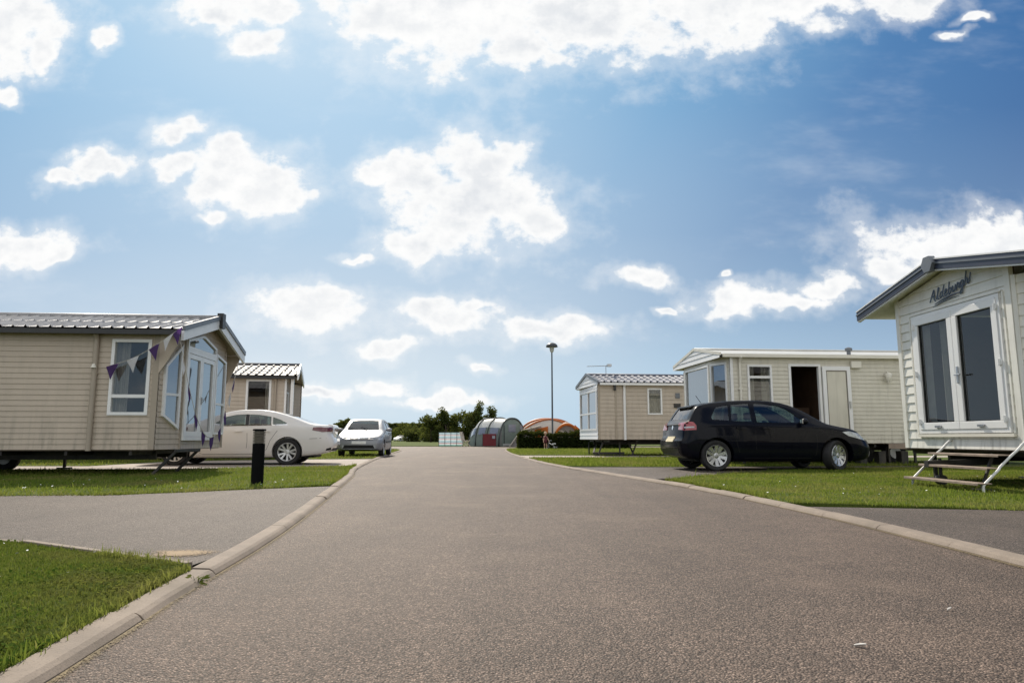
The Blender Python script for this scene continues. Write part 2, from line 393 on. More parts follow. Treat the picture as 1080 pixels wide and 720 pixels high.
def kerb_run(line, side, length=.90, gap=.011):
    """Separate kerb stones laid end to end, chamfered on the road side"""
    mb = MB(); acc = 0; seg = []; L = [0]
    for a, b in zip(line, line[1:]): L.append(L[-1] + (b-a).length)
    def pt(s):
        s = max(0, min(L[-1]-1e-6, s)); i = max(0, np.searchsorted(L, s, 'right')-1); i = min(i, len(line)-2)
        return line[i].lerp(line[i+1], (s-L[i])/max(1e-9, L[i+1]-L[i]))
    r = random.Random(3); s = 0
    while s < L[-1]-.1:
        e = min(L[-1], s+length); n = 3; rows = []; dz = r.uniform(-.005,.005); dn = r.uniform(-.006,.006)
        for k in range(n+1):
            q = s+gap/2+(e-s-gap)*k/n; p = pt(q); t = (pt(q+.05)-pt(q-.05)).normalized(); nn = Vector((-t.y, t.x))*side
            prof = [(0,-.02),(0,.012),(.016,.030),(.034,.040),(KW-.008,.044),(KW,.040),(KW,-.02)]
            rows += [(p.x+nn.x*(a+dn), p.y+nn.y*(a+dn), h+dz*(h>0)) for a, h in prof]
        m = 7; fs = []
        for k in range(n):
            for j in range(m-1): fs.append((k*m+j, k*m+j+1, (k+1)*m+j+1, (k+1)*m+j))
        fs += [tuple(range(m)), tuple(range(n*m, n*m+m))]
        mb.add(rows, fs); s = e
    return tag(mb.build('kerb', M['kerb']), kind='structure')
def grit(line, side, y0, y1, wd, col):
    """moss and grit gathered along the foot of a kerb"""
    n = len(line); V = []; F = []; T = []; off = offset(line, side*-wd); k0 = len(V)
    idx = [i for i in range(n) if y0 <= line[i].y <= y1]
    for j, i in enumerate(idx):
        V += [(line[i].x, line[i].y, .011), (off[i].x, off[i].y, .009)]; T += [.62, -.25]
        if j: b = len(V); F.append((b-4, b-3, b-1, b-2))
    tag(fast_mesh('grit', np.array(V), np.array(F), M[col], tint=T), 'sandy grit and moss washed against the kerb foot', 'grit', kind='stuff')
grit_done = True
kerb_run(LIN, 1); kerb_run(RIN, -1); grit(LIN, 1, 0, 14, .075, 'moss'); grit(RIN, -1, 0, 12, .09, 'moss')
mb = MB()
E0 = Vector((-1.69,3.775)); E1 = Vector((-3.12,4.585))
for k in range(2):
    a = E0.lerp(E1, k*.5+.002); b = E0.lerp(E1, (k+1)*.5-.002)
    mb.bar((a.x,a.y,.028), (b.x,b.y,.028), .045, .06)
a = E1; b = Vector((-4.95,5.23)); mb.bar((a.x-.01,a.y+.01,.024), (b.x,b.y,.024), .045, .05)
tag(mb.build('lawn_edging', M['kerb'], bevel=.004), kind='structure')
SV = []; SF = []; ST = []
for k in range(28):
    a = 2*math.pi*k/28; SV.append((-1.95+.30*math.cos(a)*(1+.2*math.sin(3*a+1)), 4.20+.26*math.sin(a)*(1+.2*math.cos(2*a)), .038)); ST.append(-.15); SF.append((k, (k+1) % 28, 28))
SV.append((-1.93,4.18,.040)); ST.append(1.0)
tag(fast_mesh('sand', np.array(SV), np.array(SF), M['sand'], tint=ST), kind='structure')

# ------------------------------------------------------------------ grass
def in_poly(P, poly):
    x, y = P[:,0], P[:,1]; ins = np.zeros(len(P), bool); n = len(poly); j = n-1
    for i in range(n):
        xi, yi = poly[i]; xj, yj = poly[j]
        c = ((yi > y) != (yj > y)) & (x < (xj-xi)*(y-yi)/(yj-yi+1e-12)+xi)
        ins ^= c; j = i
    return ins
def scatter(poly, box, n):
    x0, x1, y0, y1 = box; P = np.column_stack([nrng.uniform(x0, x1, n), nrng.uniform(y0, y1, n)])
    return P[in_poly(P, poly)]
def blades(P, h, w, z=.04):
    n = len(P); H = h*nrng.lognormal(0, .35, n); a = nrng.uniform(0, 2*math.pi, n); W = w*nrng.uniform(.6, 1.3, n)
    lean = nrng.uniform(0, .75, n); la = nrng.uniform(0, 2*math.pi, n)
    B = np.column_stack([P, np.full(n, z-.004)]); D = np.column_stack([np.cos(a)*W/2, np.sin(a)*W/2, np.zeros(n)])
    mid = B + np.column_stack([np.cos(la)*lean*H*.25, np.sin(la)*lean*H*.25, H*.55])
    T = B + np.column_stack([np.cos(la)*lean*H, np.sin(la)*lean*H, H*(1-.35*lean)])
    V = np.stack([B-D, B+D, mid+D*.8, mid-D*.8, T+D*.15, T-D*.15], 1).reshape(-1, 3)
    i = np.arange(n)[:,None]*6
    F = np.concatenate([i+np.array([[0,1,2,3]]), i+np.array([[3,2,4,5]])])
    sp = .5+.25*np.sin(P[:,0]*1.9+np.sin(P[:,1]*2.3))+.25*np.sin(P[:,1]*3.1+P[:,0])
    t = np.clip(nrng.normal(.38, .2, n)+.25*(sp-.5), 0, 1); return V, F, np.repeat(t, 6)
def clovers(P, r, z):
    n = len(P); R_ = r*nrng.uniform(.6, 1.4, n); zz = z+nrng.uniform(.004, .02, n); V = []
    tx = nrng.normal(0, .35, n); ty = nrng.normal(0, .35, n)
    for k in range(6):
        c, s_ = math.cos(k*math.pi/3), math.sin(k*math.pi/3)
        V.append(np.column_stack([P[:,0]+R_*c, P[:,1]+R_*s_, zz+R_*(c*tx+s_*ty)]))
    V = np.stack(V, 1).reshape(-1, 3); i = np.arange(n)[:,None]*6
    F = np.concatenate([i+np.array([[0,1,2,3]]), i+np.array([[0,3,4,5]])]); return V, F, np.repeat(np.clip(nrng.normal(.3,.12,n),0,.6), 6)
def join(*parts):
    V = []; F = []; T = []; o = 0
    for v, f, t in parts: V.append(v); F.append(f+o); T.append(t); o += len(v)
    return np.concatenate(V), np.concatenate(F), np.concatenate(T)
def grass(parts, label, m='blade'):
    V, F, T = join(*parts); return tag(fast_mesh('grass', V, F, M[m], tint=T), label, 'grass', kind='stuff')
Pn = scatter(NEAR_LAWN, (-3.9,-1.3,1.6,5.3), 210000)
keep = nrng.random(len(Pn)) < np.clip(1.25-.12*(Pn[:,1]-2), .5, 1)
Pc = scatter(NEAR_LAWN, (-3.9,-1.3,1.6,5.3), 44000)
clump = np.sin(Pc[:,0]*3.3+1)+np.sin(Pc[:,1]*4.1)+np.sin(Pc[:,0]*1.3+Pc[:,1]*2.2); Pc = Pc[clump+nrng.normal(0,.7,len(Pc)) > .2]
grass([blades(Pn[keep], .016, .0040), clovers(Pc, .0065, .042)], 'lush short green lawn in the near left corner', 'blade_near')
Pm = scatter(VERGE_A, (-14,-2.2,7.6,17.6), 120000)
Pm = Pm[(np.abs(nrng.normal(0,1,len(Pm))) > .15)]
grass([blades(Pm, .030, .010), blades(Pm[::60]+.01, .055, .012)], 'patchy sunlit verge grass below the left bunting caravan')
Pe = scatter(LAWN_E, (2.4,13,4,17), 190000)
grass([blades(Pe, .026, .009), blades(Pe[::80]+.01, .045, .010)], 'bright mown grass around the metal caravan steps')
Pl = np.concatenate([scatter(LAWN_M, (.3,11,16,26.5), 60000), scatter(LAWN_N, (-.5,14,27,49), 60000)])
grass([blades(Pl, .05, .018)], 'mown grass plots along the right kerb behind the black car')
Pw = np.concatenate([scatter(NORTH_L, (-16,-4,17,46), 50000)])
grass([blades(Pw, .05, .02)], 'mown grass plot behind the white saloon and silver car')
# fringe of longer blades leaning over kerbs and drive edges
def fringe(line, y0, y1, off, n, h):
    pts = between(line, y0, y1); P = []
    for _ in range(n):
        i = int(nrng.integers(0, len(pts)-1)); t = nrng.random()
        P.append((pts[i][0]*(1-t)+pts[i+1][0]*t+off+nrng.normal(0,.015), pts[i][1]*(1-t)+pts[i+1][1]*t))
    return blades(np.array(P), h, h*.16)
ed = []
for _ in range(2600):
    t = nrng.random()**.8; p = E0.lerp(Vector((-4.95,5.23)) if t > .45 else E1, t); q = nrng.normal(0,.02); ed.append((p.x-.03+q, p.y-.035+q*.5))
def edge_fringe(pts, n, h, spread=.035):
    L = smooth_line(pts, .2); P = []
    for _ in range(n):
        i = int(nrng.integers(0, len(L)-1)); p = L[i].lerp(L[i+1], nrng.random()); k = .6+.6*math.sin(p.x*5)*math.sin(p.x*2.3+1)
        P.append((p.x+nrng.normal(0,spread)*k, p.y+nrng.normal(0,spread)*k))
    return blades(np.array(P), h, h*.2, .036)
grass([edge_fringe([(2.92,7.46),(4.77,6.65),(8,5.4)], 2600, .034), edge_fringe([(-2.62,10.17),(-4.37,8.69),(-5.96,8.29),(-14,7.9)], 4200, .04), edge_fringe([(2.62,11.5),(4.06,13.21),(7.71,15.99)], 2000, .04),
       fringe(LOUT, -1, 3.7, -.02, 2200, .035), blades(np.array(ed), .035, .005),
       fringe(LOUT, 10.2, 17.4, -.03, 2200, .05), fringe(ROUT, 7.5, 11.3, .03, 1500, .05)], 'ragged grass fringe along the kerb and edging stones')
# daisies
def daisies(P, r, z):
    return clovers(P, r, z)
M['daisy'] = mat('daisy_petals', (.75,.75,.70), .8)
Pd = np.concatenate([scatter(NEAR_LAWN, (-3.9,-1.4,2,5.2), 60)[:22]]); Pd2 = scatter(LAWN_E, (2.8,9,6,13), 260)[:60]; Pd3 = scatter(VERGE_A, (-9,-3,8,11), 160)[:36]
V, F, T = join(daisies(Pd, .006, .058), daisies(Pd2, .009, .07), daisies(Pd3, .009, .075))
tag(fast_mesh('daisy_flowers', V, F, M['daisy']), 'tiny white daisies dotted through the lawns', 'daisies', kind='stuff')

# weed at the kerb, and the scraps on the road
def weed(x, y):
    t = empty('weed', (x, y, 0), 0, 'small green weed sprouting from the foot of the left kerb', 'weed')
    V = []; F = []
    for k in range(46):
        a = rng.uniform(0, 6.28); h = rng.uniform(.008, .05); r = rng.uniform(.005, .05); l = rng.uniform(.008, .017)
        c = Vector((math.cos(a)*r, math.sin(a)*r, h)); d = Vector((math.cos(a), math.sin(a), rng.uniform(-.3,.5))).normalized()*l; s_ = d.orthogonal().normalized()*l*.45
        b = len(V); V += [c-d, c+s_, c+d, c-s_]; F.append((b,b+1,b+2,b+3))
    fast_mesh('leaves', np.array([tuple(v) for v in V]), np.array(F), M['blade'], t, tint=np.repeat(nrng.uniform(.1,.6,46), 4))
    mb = MB()
    for k in range(7):
        a = k*.9; mb.tube([(0,0,0),(math.cos(a)*.015,math.sin(a)*.015,.025),(math.cos(a)*.03,math.sin(a)*.03,.045)], [.0018,.0014,.0008], 5)
    mb.build('stem', M['blade'], t)
weed(-1.505, 3.46)
M['scrap'] = mat('pale_scrap', (.70,.66,.60), .7)
def scrap(x, y, l, w, rz, label):
    mb = MB(); n = 6; vs = []; fs = []
    for i in range(n+1):
        u = i/n*2-1; hw = w*math.sqrt(max(.03, 1-u*u))
        for s_ in (-1, 0, 1): vs.append((u*l, s_*hw, .010+.006*abs(s_)+.004*u))
    for i in range(n):
        for j in range(2): fs.append((i*3+j, i*3+j+1, (i+1)*3+j+1, (i+1)*3+j))
    mb.add(vs, fs); o = mb.build('fallen_leaf', M['scrap']); o.location = (x, y, 0); o.rotation_euler = (0,0,rz)
    so = o.modifiers.new('t', 'SOLIDIFY'); so.thickness = .002; tag(o, label, 'leaf', 'pale leaves lying on the road')
scrap(1.17, 2.46, .019, .008, -.5, 'longer of two pale dry leaves lying on the asphalt')
scrap(1.78, 2.96, .010, .006, .2, 'smaller pale dry leaf on the asphalt, nearer the right kerb')
# ------------------------------------------------------------------ static caravans
class Seg:
    """a wall line p0->p1 in the caravan's plan, with an outward normal; P(s,z,o) = point along, height, outward offset"""
    def __init__(s, p0, p1, centre):
        s.a = Vector(p0); b = Vector(p1); s.len = (b-s.a).length; s.d = (b-s.a)/s.len
        n = Vector((s.d.y, -s.d.x)); mid = (s.a+b)/2
        s.n = n if n.dot(mid-Vector(centre)) > 0 else -n
    def P(s, t, z, o=0.0):
        p = s.a + s.d*t + s.n*o; return (p.x, p.y, z)
def sbox(mb, sg, s0, s1, z0, z1, o0, o1, m=0):
    mb.hexa([sg.P(s0,z0,o0), sg.P(s1,z0,o0), sg.P(s1,z0,o1), sg.P(s0,z0,o1), sg.P(s0,z1,o0), sg.P(s1,z1,o0), sg.P(s1,z1,o1), sg.P(s0,z1,o1)], m)
def cladding(mb, liner, sg, zb, zt, plank, holes=(), gable=None, s0=0.0, s1=None):
    s1 = sg.len if s1 is None else s1
    S = {s0, s1}
    for h in holes: S |= {max(s0,min(s1,h[0])), max(s0,min(s1,h[1]))}
    if gable: S |= {s0+(s1-s0)*i/32 for i in range(33)}
    S = sorted(S); g = gable or (lambda s: zt)
    zm = max(g(s) for s in S)
    edges = [(zb+k*plank, k) for k in range(int((zm-zb)/plank)+2)]
    Z = sorted({round(z, 4) for z, _ in edges if z < zm} | {round(zm, 4)} | {round(h[i], 4) for h in holes for i in (2,3) if zb < h[i] < zm})
    for z0, z1 in zip(Z, Z[1:]):
        k = int((z0+z1-2*zb)/2/plank)
        off = lambda z: .003+min(.017, plank*.125)*(1-max(0, min(1, (z-zb-k*plank)/plank)))
        lip = abs(z0-zb-k*plank) < 2e-4
        for a, b in zip(S, S[1:]):
            if b-a < 1e-4: continue
            if any(h[0]-1e-4 <= a and b <= h[1]+1e-4 and h[2]-1e-4 <= z0 and z1 <= h[3]+1e-4 for h in holes): continue
            za, zc = min(z1, g(a)), min(z1, g(b))
            if za <= z0+1e-4 and zc <= z0+1e-4: continue
            za = max(za, z0); zc = max(zc, z0)
            mb.add([sg.P(a,z0,off(z0)), sg.P(b,z0,off(z0)), sg.P(b,zc,off(zc)), sg.P(a,za,off(za))], [(0,1,2,3)])
            if lip: mb.add([sg.P(a,z0,.002), sg.P(b,z0,.002), sg.P(b,z0,off(z0)), sg.P(a,z0,off(z0))], [(0,1,2,3)])
            if liner is not None:
                liner.add([sg.P(a,z0,-.05), sg.P(b,z0,-.05), sg.P(b,zc,-.05), sg.P(a,za,-.05)], [(0,1,2,3)])
class Van:
    """one static caravan; u runs back from the road end, v away from the camera side"""
    def __init__(s, loc, rz, flip, label, W, L, zb, group='static caravans'):
        s.root = empty('static_caravan', loc, rz, label, 'caravan', group); s.flip = flip; s.W = W; s.L = L; s.zb = zb
        s.c = (L/2, W/2)
    def seg(s, p0, p1): return Seg(p0, p1, s.c)
    def part(s, mb, name, m, parent=None, **k): return mb.build(name, m, parent or s.root, flip=s.flip, **k)
    def window(s, sg, s0, s1, z0, z1, frame='white', bars=(), pane='g_win', fw=.06, curtain=None, name='window', depth=.035, vbars=(), back=-.06):
        mb = MB()
        for a, b, c, d in ((s0,s1,z0,z0+fw),(s0,s1,z1-fw,z1),(s0,s0+fw,z0+fw,z1-fw),(s1-fw,s1,z0+fw,z1-fw)):
            sbox(mb, sg, a, b, c, d, back, depth)
        for z in bars: sbox(mb, sg, s0+fw, s1-fw, z-.03, z+.03, back+.01, depth-.006)
        for t in vbars: sbox(mb, sg, t-.028, t+.028, z0+fw, z1-fw, back+.012, depth-.008)
        f = s.part(mb, name, M[frame])
        p = MB(); p.add([sg.P(s0+fw*.8,z0+fw*.8,-.01), sg.P(s1-fw*.8,z0+fw*.8,-.01), sg.P(s1-fw*.8,z1-fw*.8,-.01), sg.P(s0+fw*.8,z1-fw*.8,-.01)], [(0,1,2,3)])
        s.part(p, 'pane', M[pane], f)
        if curtain:
            for a, b in curtain:
                cm = MB(); n = 26; vs = []
                for i in range(n+1):
                    t = a+(b-a)*i/n; o = -.14+.022*math.sin(i*1.55)+.01*math.sin(i*.6)
                    vs += [sg.P(t, z0-.05, o), sg.P(t+.01*math.sin(i), z1+.05, o)]
                cm.add(vs, [(2*i,2*i+2,2*i+3,2*i+1) for i in range(n)]); s.part(cm, 'curtain', M['curtain'], f, smooth=True)
        return f
    def poly_window(s, sg, outline, frame='white', pane='g_front', fw=.06, bars=(), name='window', depth=.062, glow=.030, vbars=()):
        cx = sum(p[0] for p in outline)/len(outline); cz = sum(p[1] for p in outline)/len(outline)
        n = len(outline); inner = []
        for i in range(n):
            p = Vector(outline[i]); a = Vector(outline[i-1]); b = Vector(outline[(i+1)%n])
            e1 = (p-a).normalized(); e2 = (b-p).normalized(); n1 = Vector((-e1.y,e1.x)); n2 = Vector((-e2.y,e2.x))
            if n1.dot(Vector((cx,cz))-p) < 0 and n2.dot(Vector((cx,cz))-p) < 0: n1 = -n1; n2 = -n2
            m = (n1+n2).normalized(); k = fw/max(.35, m.dot(n1)); inner.append(tuple(p+m*k))
        mb = MB(); mb.ring(outline, inner, lambda a, b: sg.P(a,b,.0), lambda a, b: sg.P(a,b,depth))
        xs = lambda z: sorted(q[0]+(r[0]-q[0])*(z-q[1])/(r[1]-q[1]) for q, r in zip(inner, inner[1:]+inner[:1]) if (q[1]-z)*(r[1]-z) < 0)
        for z in bars:
            h = xs(z)
            if len(h) >= 2: sbox(mb, sg, h[0]-.005, h[-1]+.005, z-.022, z+.022, glow-.004, depth-.008)
        for t in vbars:
            zs = sorted(q[1]+(r[1]-q[1])*(t-q[0])/(r[0]-q[0]) for q, r in zip(inner, inner[1:]+inner[:1]) if (q[0]-t)*(r[0]-t) < 0)
            if len(zs) >= 2: sbox(mb, sg, t-.028, t+.028, zs[0]-.005, zs[-1]+.005, glow-.004, depth-.006)
        f = s.part(mb, name, M[frame]); p = MB(); p.add([sg.P(a, b, glow) for a, b in inner], [tuple(range(n))])
        s.part(p, 'pane', M[pane], f); return f, inner
    def shell(s):
        """floor slab, ceiling and back wall so that it is a closed room"""
        mb = MB(); mb.box(.02, s.L-.02, .02, s.W-.02, s.zb-.02, s.zb+.06); s.part(mb, 'floor', M['floor'])
    def roof(s, tips, zr, ze, ov, m, tile=True, thick=.07, pitch=.21, rows=5, back=.12):
        """tips = u of the front edge at (camera-side eave, ridge, far eave)"""
        un, ua, uf = tips; W = s.W; half = W/2+ov
        def front(v):
            t = (v+ov)/half if v <= W/2 else (W+ov-v)/half
            a = un if v <= W/2 else uf; return a+(ua-a)*t
        zat = lambda v: zr-(zr-ze)*abs(v-W/2)/half
        vs = []; fs = []; Lb = s.L+back
        for side in (0, 1):
            cols = int((Lb-ua)/pitch*(8 if tile else .5)); lines = []
            for r in range(rows):
                lines += [(r/rows, .030 if tile else 0), ((r+1)/rows-.002, 0.0)] if tile else ([(0,0)] if r == 0 else []) + [((r+1)/rows, 0)]
            base = len(vs)
            for t, dz in lines:      # t 0 = ridge .. 1 = eave
                tt = t; v = W/2-(tt*half) if side == 0 else W/2+tt*half; u0 = front(v)
                for c in range(cols+1):
                    u = u0+(Lb-u0)*c/cols
                    ph = ((u/pitch) % 1.0)
                    h = (.040 if ph > .999-.22 else 0.0) if tile else 0
                    vs.append((u, v, zat(v)+(-dz+.030 if tile else 0)*.6+h))
            n = cols+1
            for k in range(len(lines)-1):
                for c in range(cols): fs.append((base+k*n+c, base+k*n+c+1, base+(k+1)*n+c+1, base+(k+1)*n+c))
        mb = MB(); mb.add(vs, fs); ro = s.part(mb, 'roof', M[m], recalc=False)
        # underside / soffit
        so = MB(); k = 10
        for side in (0, 1):
            for i in range(k):
                t0, t1 = i/k, (i+1)/k; a = W/2-t0*half if side == 0 else W/2+t0*half; b = W/2-t1*half if side == 0 else W/2+t1*half
                so.add([(front(a)+.01,a,zat(a)-thick),(Lb,a,zat(a)-thick),(Lb,b,zat(b)-thick),(front(b)+.01,b,zat(b)-thick)], [(0,1,2,3)])
        s.front = front; s.zat = zat; s.half = half; s.ov = ov
        # ridge cap
        rc = MB(); rc.tube([(ua+.02, W/2, zr+.02), (Lb, W/2, zr+.02)], .06 if tile else .03, 8); s.part(rc, 'ridge_cap', M[m], smooth=True)
        return ro, so
    def verge(s, bands, th=.035, tip_drop=0.0):
        """gable boards along the front roof edge; bands: (name, material, top offset, bottom offset, outward)"""
        W, ov = s.W, s.ov
        pts = [(-ov,), (W/2,), (W+ov,)]
        out = []
        for name, m, z1, z0, o in bands:
            mb = MB()
            for a, b in ((-ov, W/2), (W/2, W+ov)):
                pa = (s.front(a)-o, a, s.zat(a)); pb = (s.front(b)-o, b, s.zat(b))
                mb.hexa([(pa[0],pa[1],pa[2]+z0),(pb[0],pb[1],pb[2]+z0),(pb[0]+th,pb[1],pb[2]+z0),(pa[0]+th,pa[1],pa[2]+z0),
                         (pa[0],pa[1],pa[2]+z1),(pb[0],pb[1],pb[2]+z1),(pb[0]+th,pb[1],pb[2]+z1),(pa[0]+th,pa[1],pa[2]+z1)])
            out.append(s.part(mb, name, M[m]))
        return out
    def gutter(s, m, r=.045, sides=(0,1), dz=-.05):
        for k in sides:
            v = -s.ov-.03 if k == 0 else s.W+s.ov+.03; mb = MB(); u0 = s.front(-s.ov if k == 0 else s.W+s.ov)+.06
            z = s.zat(v)+dz; mb.bar((u0,v,z),(s.L+.1,v,z), .085, .085); s.part(mb, 'gutter', M[m])
    def downpipe(s, sg, t, zt, m, r=.033, z0=None):
        z0 = s.zb-.02 if z0 is None else z0
        mb = MB(); mb.tube([sg.P(t,zt+.02,.16), sg.P(t,zt-.02,.12), sg.P(t,zt-.10,.055), sg.P(t,zt-.16,.05), sg.P(t,z0,.05)], r, 10)
        for z in (z0+.5, z0+1.35): sbox(mb, sg, t-.05, t+.05, z, z+.03, .0, .06)
        s.part(mb, 'downpipe', M[m], smooth=True, angle=40)
    def chassis(s, wheels=(.48,.60), jacks=(), wheel_r=.29):
        mb = MB(); W, L, zb = s.W, s.L, s.zb
        for v in (W*.28, W*.72): mb.box(.35, L-.3, v-.03, v+.03, zb-.20, zb-.021)
        for k in range(int(L/1.1)): u = .4+k*1.1; mb.box(u, u+.05, .06, W-.06, zb-.10, zb-.024)
        s.part(mb, 'chassis', M['chassis'])
        for f in wheels:
            for v in (W*.28-.22, W*.72+.22):
                wb = MB(); wb.lathe([(.10,-.08),(wheel_r*.62,-.09),(wheel_r*.9,-.095),(wheel_r,-.06),(wheel_r,.06),(wheel_r*.9,.095),(wheel_r*.62,.09),(.10,.08)], 20, 'y', (L*f, v, wheel_r+.02))
                w = s.part(wb, 'wheel', M['rubber'], smooth=True, angle=50)
                hb = MB(); hb.lathe([(0,-.082),(wheel_r*.55,-.086),(wheel_r*.6,-.06),(wheel_r*.6,.06),(wheel_r*.55,.086),(0,.082)], 16, 'y', (L*f, v, wheel_r+.02)); s.part(hb, 'rim', M['galv'], w, smooth=True, angle=40)
        for u, v, lean in jacks:
            jb = MB(); jb.bar((u, v, zb-.12), (u+lean, v, .06), .05, .05); jb.box(u+lean-.11, u+lean+.11, v-.11, v+.11, .03, .07)
            s.part(jb, 'jack_leg', M['chassis'])
def trim_post(van, sg, t0, t1, z0, z1, m, o=.028):
    mb = MB(); sbox(mb, sg, t0, t1, z0, z1, -.03, o); van.part(mb, 'corner_trim', M[m])

def build_van_a():
    W, L, zb = 3.6, 9.2, .50
    V = Van((-6.40,12.6,0), math.pi+R(5), -1, 'taupe static caravan with glazed prow gable, hung with purple and white bunting', W, L, zb)
    ze, zr, ov = 2.65, 3.175, .16; zw = 2.62
    side = V.seg((0,0),(L,0)); far = V.seg((0,W),(L,W)); rear = V.seg((L,0),(L,W))
    nf = V.seg((0,0),(-.20,.6)); cf = V.seg((-.20,.6),(-.20,3.0)); ff = V.seg((-.20,3.0),(0,W))
    holes = [(.15,.84,1.11,2.48)]
    wl, li = MB(), MB(); cladding(wl, li, side, zb, zw, .097, holes)
    for sg in (far, rear): cladding(wl, li, sg, zb, zw, .097)
    V.part(wl, 'wall', M['taupe']); 
    wf = MB(); g = lambda s: 3.08-(3.08-2.62)*abs(s+.6-W/2)/(W/2)
    cladding(wf, None, cf, zb, zw, .097, gable=g)
    cladding(wf, None, nf, zb, zw, .097); cladding(wf, None, ff, zb, zw, .097)
    V.part(wf, 'front_wall', M['taupe'])
    V.part(li, 'interior_lining', M['brown']); V.shell()
    pb = MB(); pb.box(2.2,2.24,.06,W-.06,zb+.07,zw-.02); V.part(pb, 'partition', M['brown'])
    ro, so = V.roof((-.42,-.42,-.38), zr, ze, ov, 'tile_a', rows=2); V.part(so, 'soffit', M['taupe_trim'])
    V.verge([('gable_board','white',-.02,-.20,.03),('verge_cap','grey_cap',.075,-.02,.05)], .05)
    V.gutter('gutter')
    cap = MB(); cap.box(-.52,-.40,W/2-.09,W/2+.09,zr-.20,zr+.11); V.part(cap, 'finial', M['gutter'])
    V.downpipe(side, 1.10, 2.60, 'taupe_trim', .045)
    trim_post(V, side, 0, .10, zb, zw, 'taupe_trim'); trim_post(V, cf, -.02, .05, zb, zw, 'taupe_trim'); trim_post(V, cf, cf.len-.05, cf.len+.02, zb, zw, 'taupe_trim')
    V.window(side, .15, .84, 1.11, 2.48, bars=(1.45,), curtain=[(.58,.82),(.16,.28)], pane='g_win', fw=.055)
    V.poly_window(nf, [(.10,1.10),(.53,.86),(.53,2.46),(.10,2.02)], bars=(1.5,), fw=.045)
    # french doors with a glazed gable light above
    d = MB(); d0, d1 = .03, 1.66
    sbox(d, cf, d0, d1, .66, .73, -.01, .06); sbox(d, cf, d0, d1, 2.33, 2.41, -.01, .06)
    sbox(d, cf, d0, d0+.06, .73, 2.33, -.01, .06); sbox(d, cf, d1-.06, d1, .73, 2.33, -.01, .06)
    df = V.part(d, 'french_door', M['white'])
    mid = (d0+d1)/2
    for a, b in ((d0+.065, mid-.003), (mid+.003, d1-.065)):
        lf = MB()
        for q in ((a,b,.735,.83),(a,b,2.235,2.325),(a,a+.085,.83,2.235),(b-.085,b,.83,2.235)): sbox(lf, cf, *q, .0, .05)
        leaf = V.part(lf, 'door_leaf', M['white'], df)
        p = MB(); p.add([cf.P(a+.08,.82,.02), cf.P(b-.08,.82,.02), cf.P(b-.08,2.24,.02), cf.P(a+.08,2.24,.02)], [(0,1,2,3)]); V.part(p, 'pane', M['g_front'], df)
    hb = MB(); sbox(hb, cf, mid+.03, mid+.055, 1.38, 1.52, .05, .075); sbox(hb, cf, mid+.03, mid+.13, 1.46, 1.485, .07, .09); V.part(hb, 'handle', M['galv'], df)
    V.poly_window(cf, [(d0,2.41),(d1,2.41),(d1,2.60),(.93,2.76),(.80,2.76),(d0,2.58)], fw=.05, name='gable_window')
    V.poly_window(cf, [(1.70,.78),(2.35,.78),(2.35,2.38),(1.70,2.50)], bars=(1.43,), fw=.05)
    # wing panels under the overhang
    for sg_v in (-.02, W+.02):
        mb = MB(); tip = V.front(-ov if sg_v < 0 else W+ov)
        mb.prism([(0.0,2.60),(tip+.02,2.58),(-.12,2.05),(0.0,1.86)], lambda a, b: (a, sg_v-.02, b), lambda a, b: (a, sg_v+.02, b)); V.part(mb, 'wing_panel', M['taupe'])
    lamp = MB(); lamp.tube([side.P(1.10,1.95,.09), side.P(1.10,2.02,.09)], [.05,.02], 10); V.part(lamp, 'pipe_joint', M['offwhite'])
    V.chassis((.45,.56), [(3.2,.6,0),(3.2,W-.3,0)], .27)
    fl = MB()
    for v in (.25, 1.35): fl.bar((-.30,v,.47),(.10,v,.05),.05,.045)
    fl.bar((-.30,.2,.475),(-.30,1.4,.475),.05,.05); V.part(fl, 'tow_frame', M['chassis'])
    return V
VA = build_van_a()

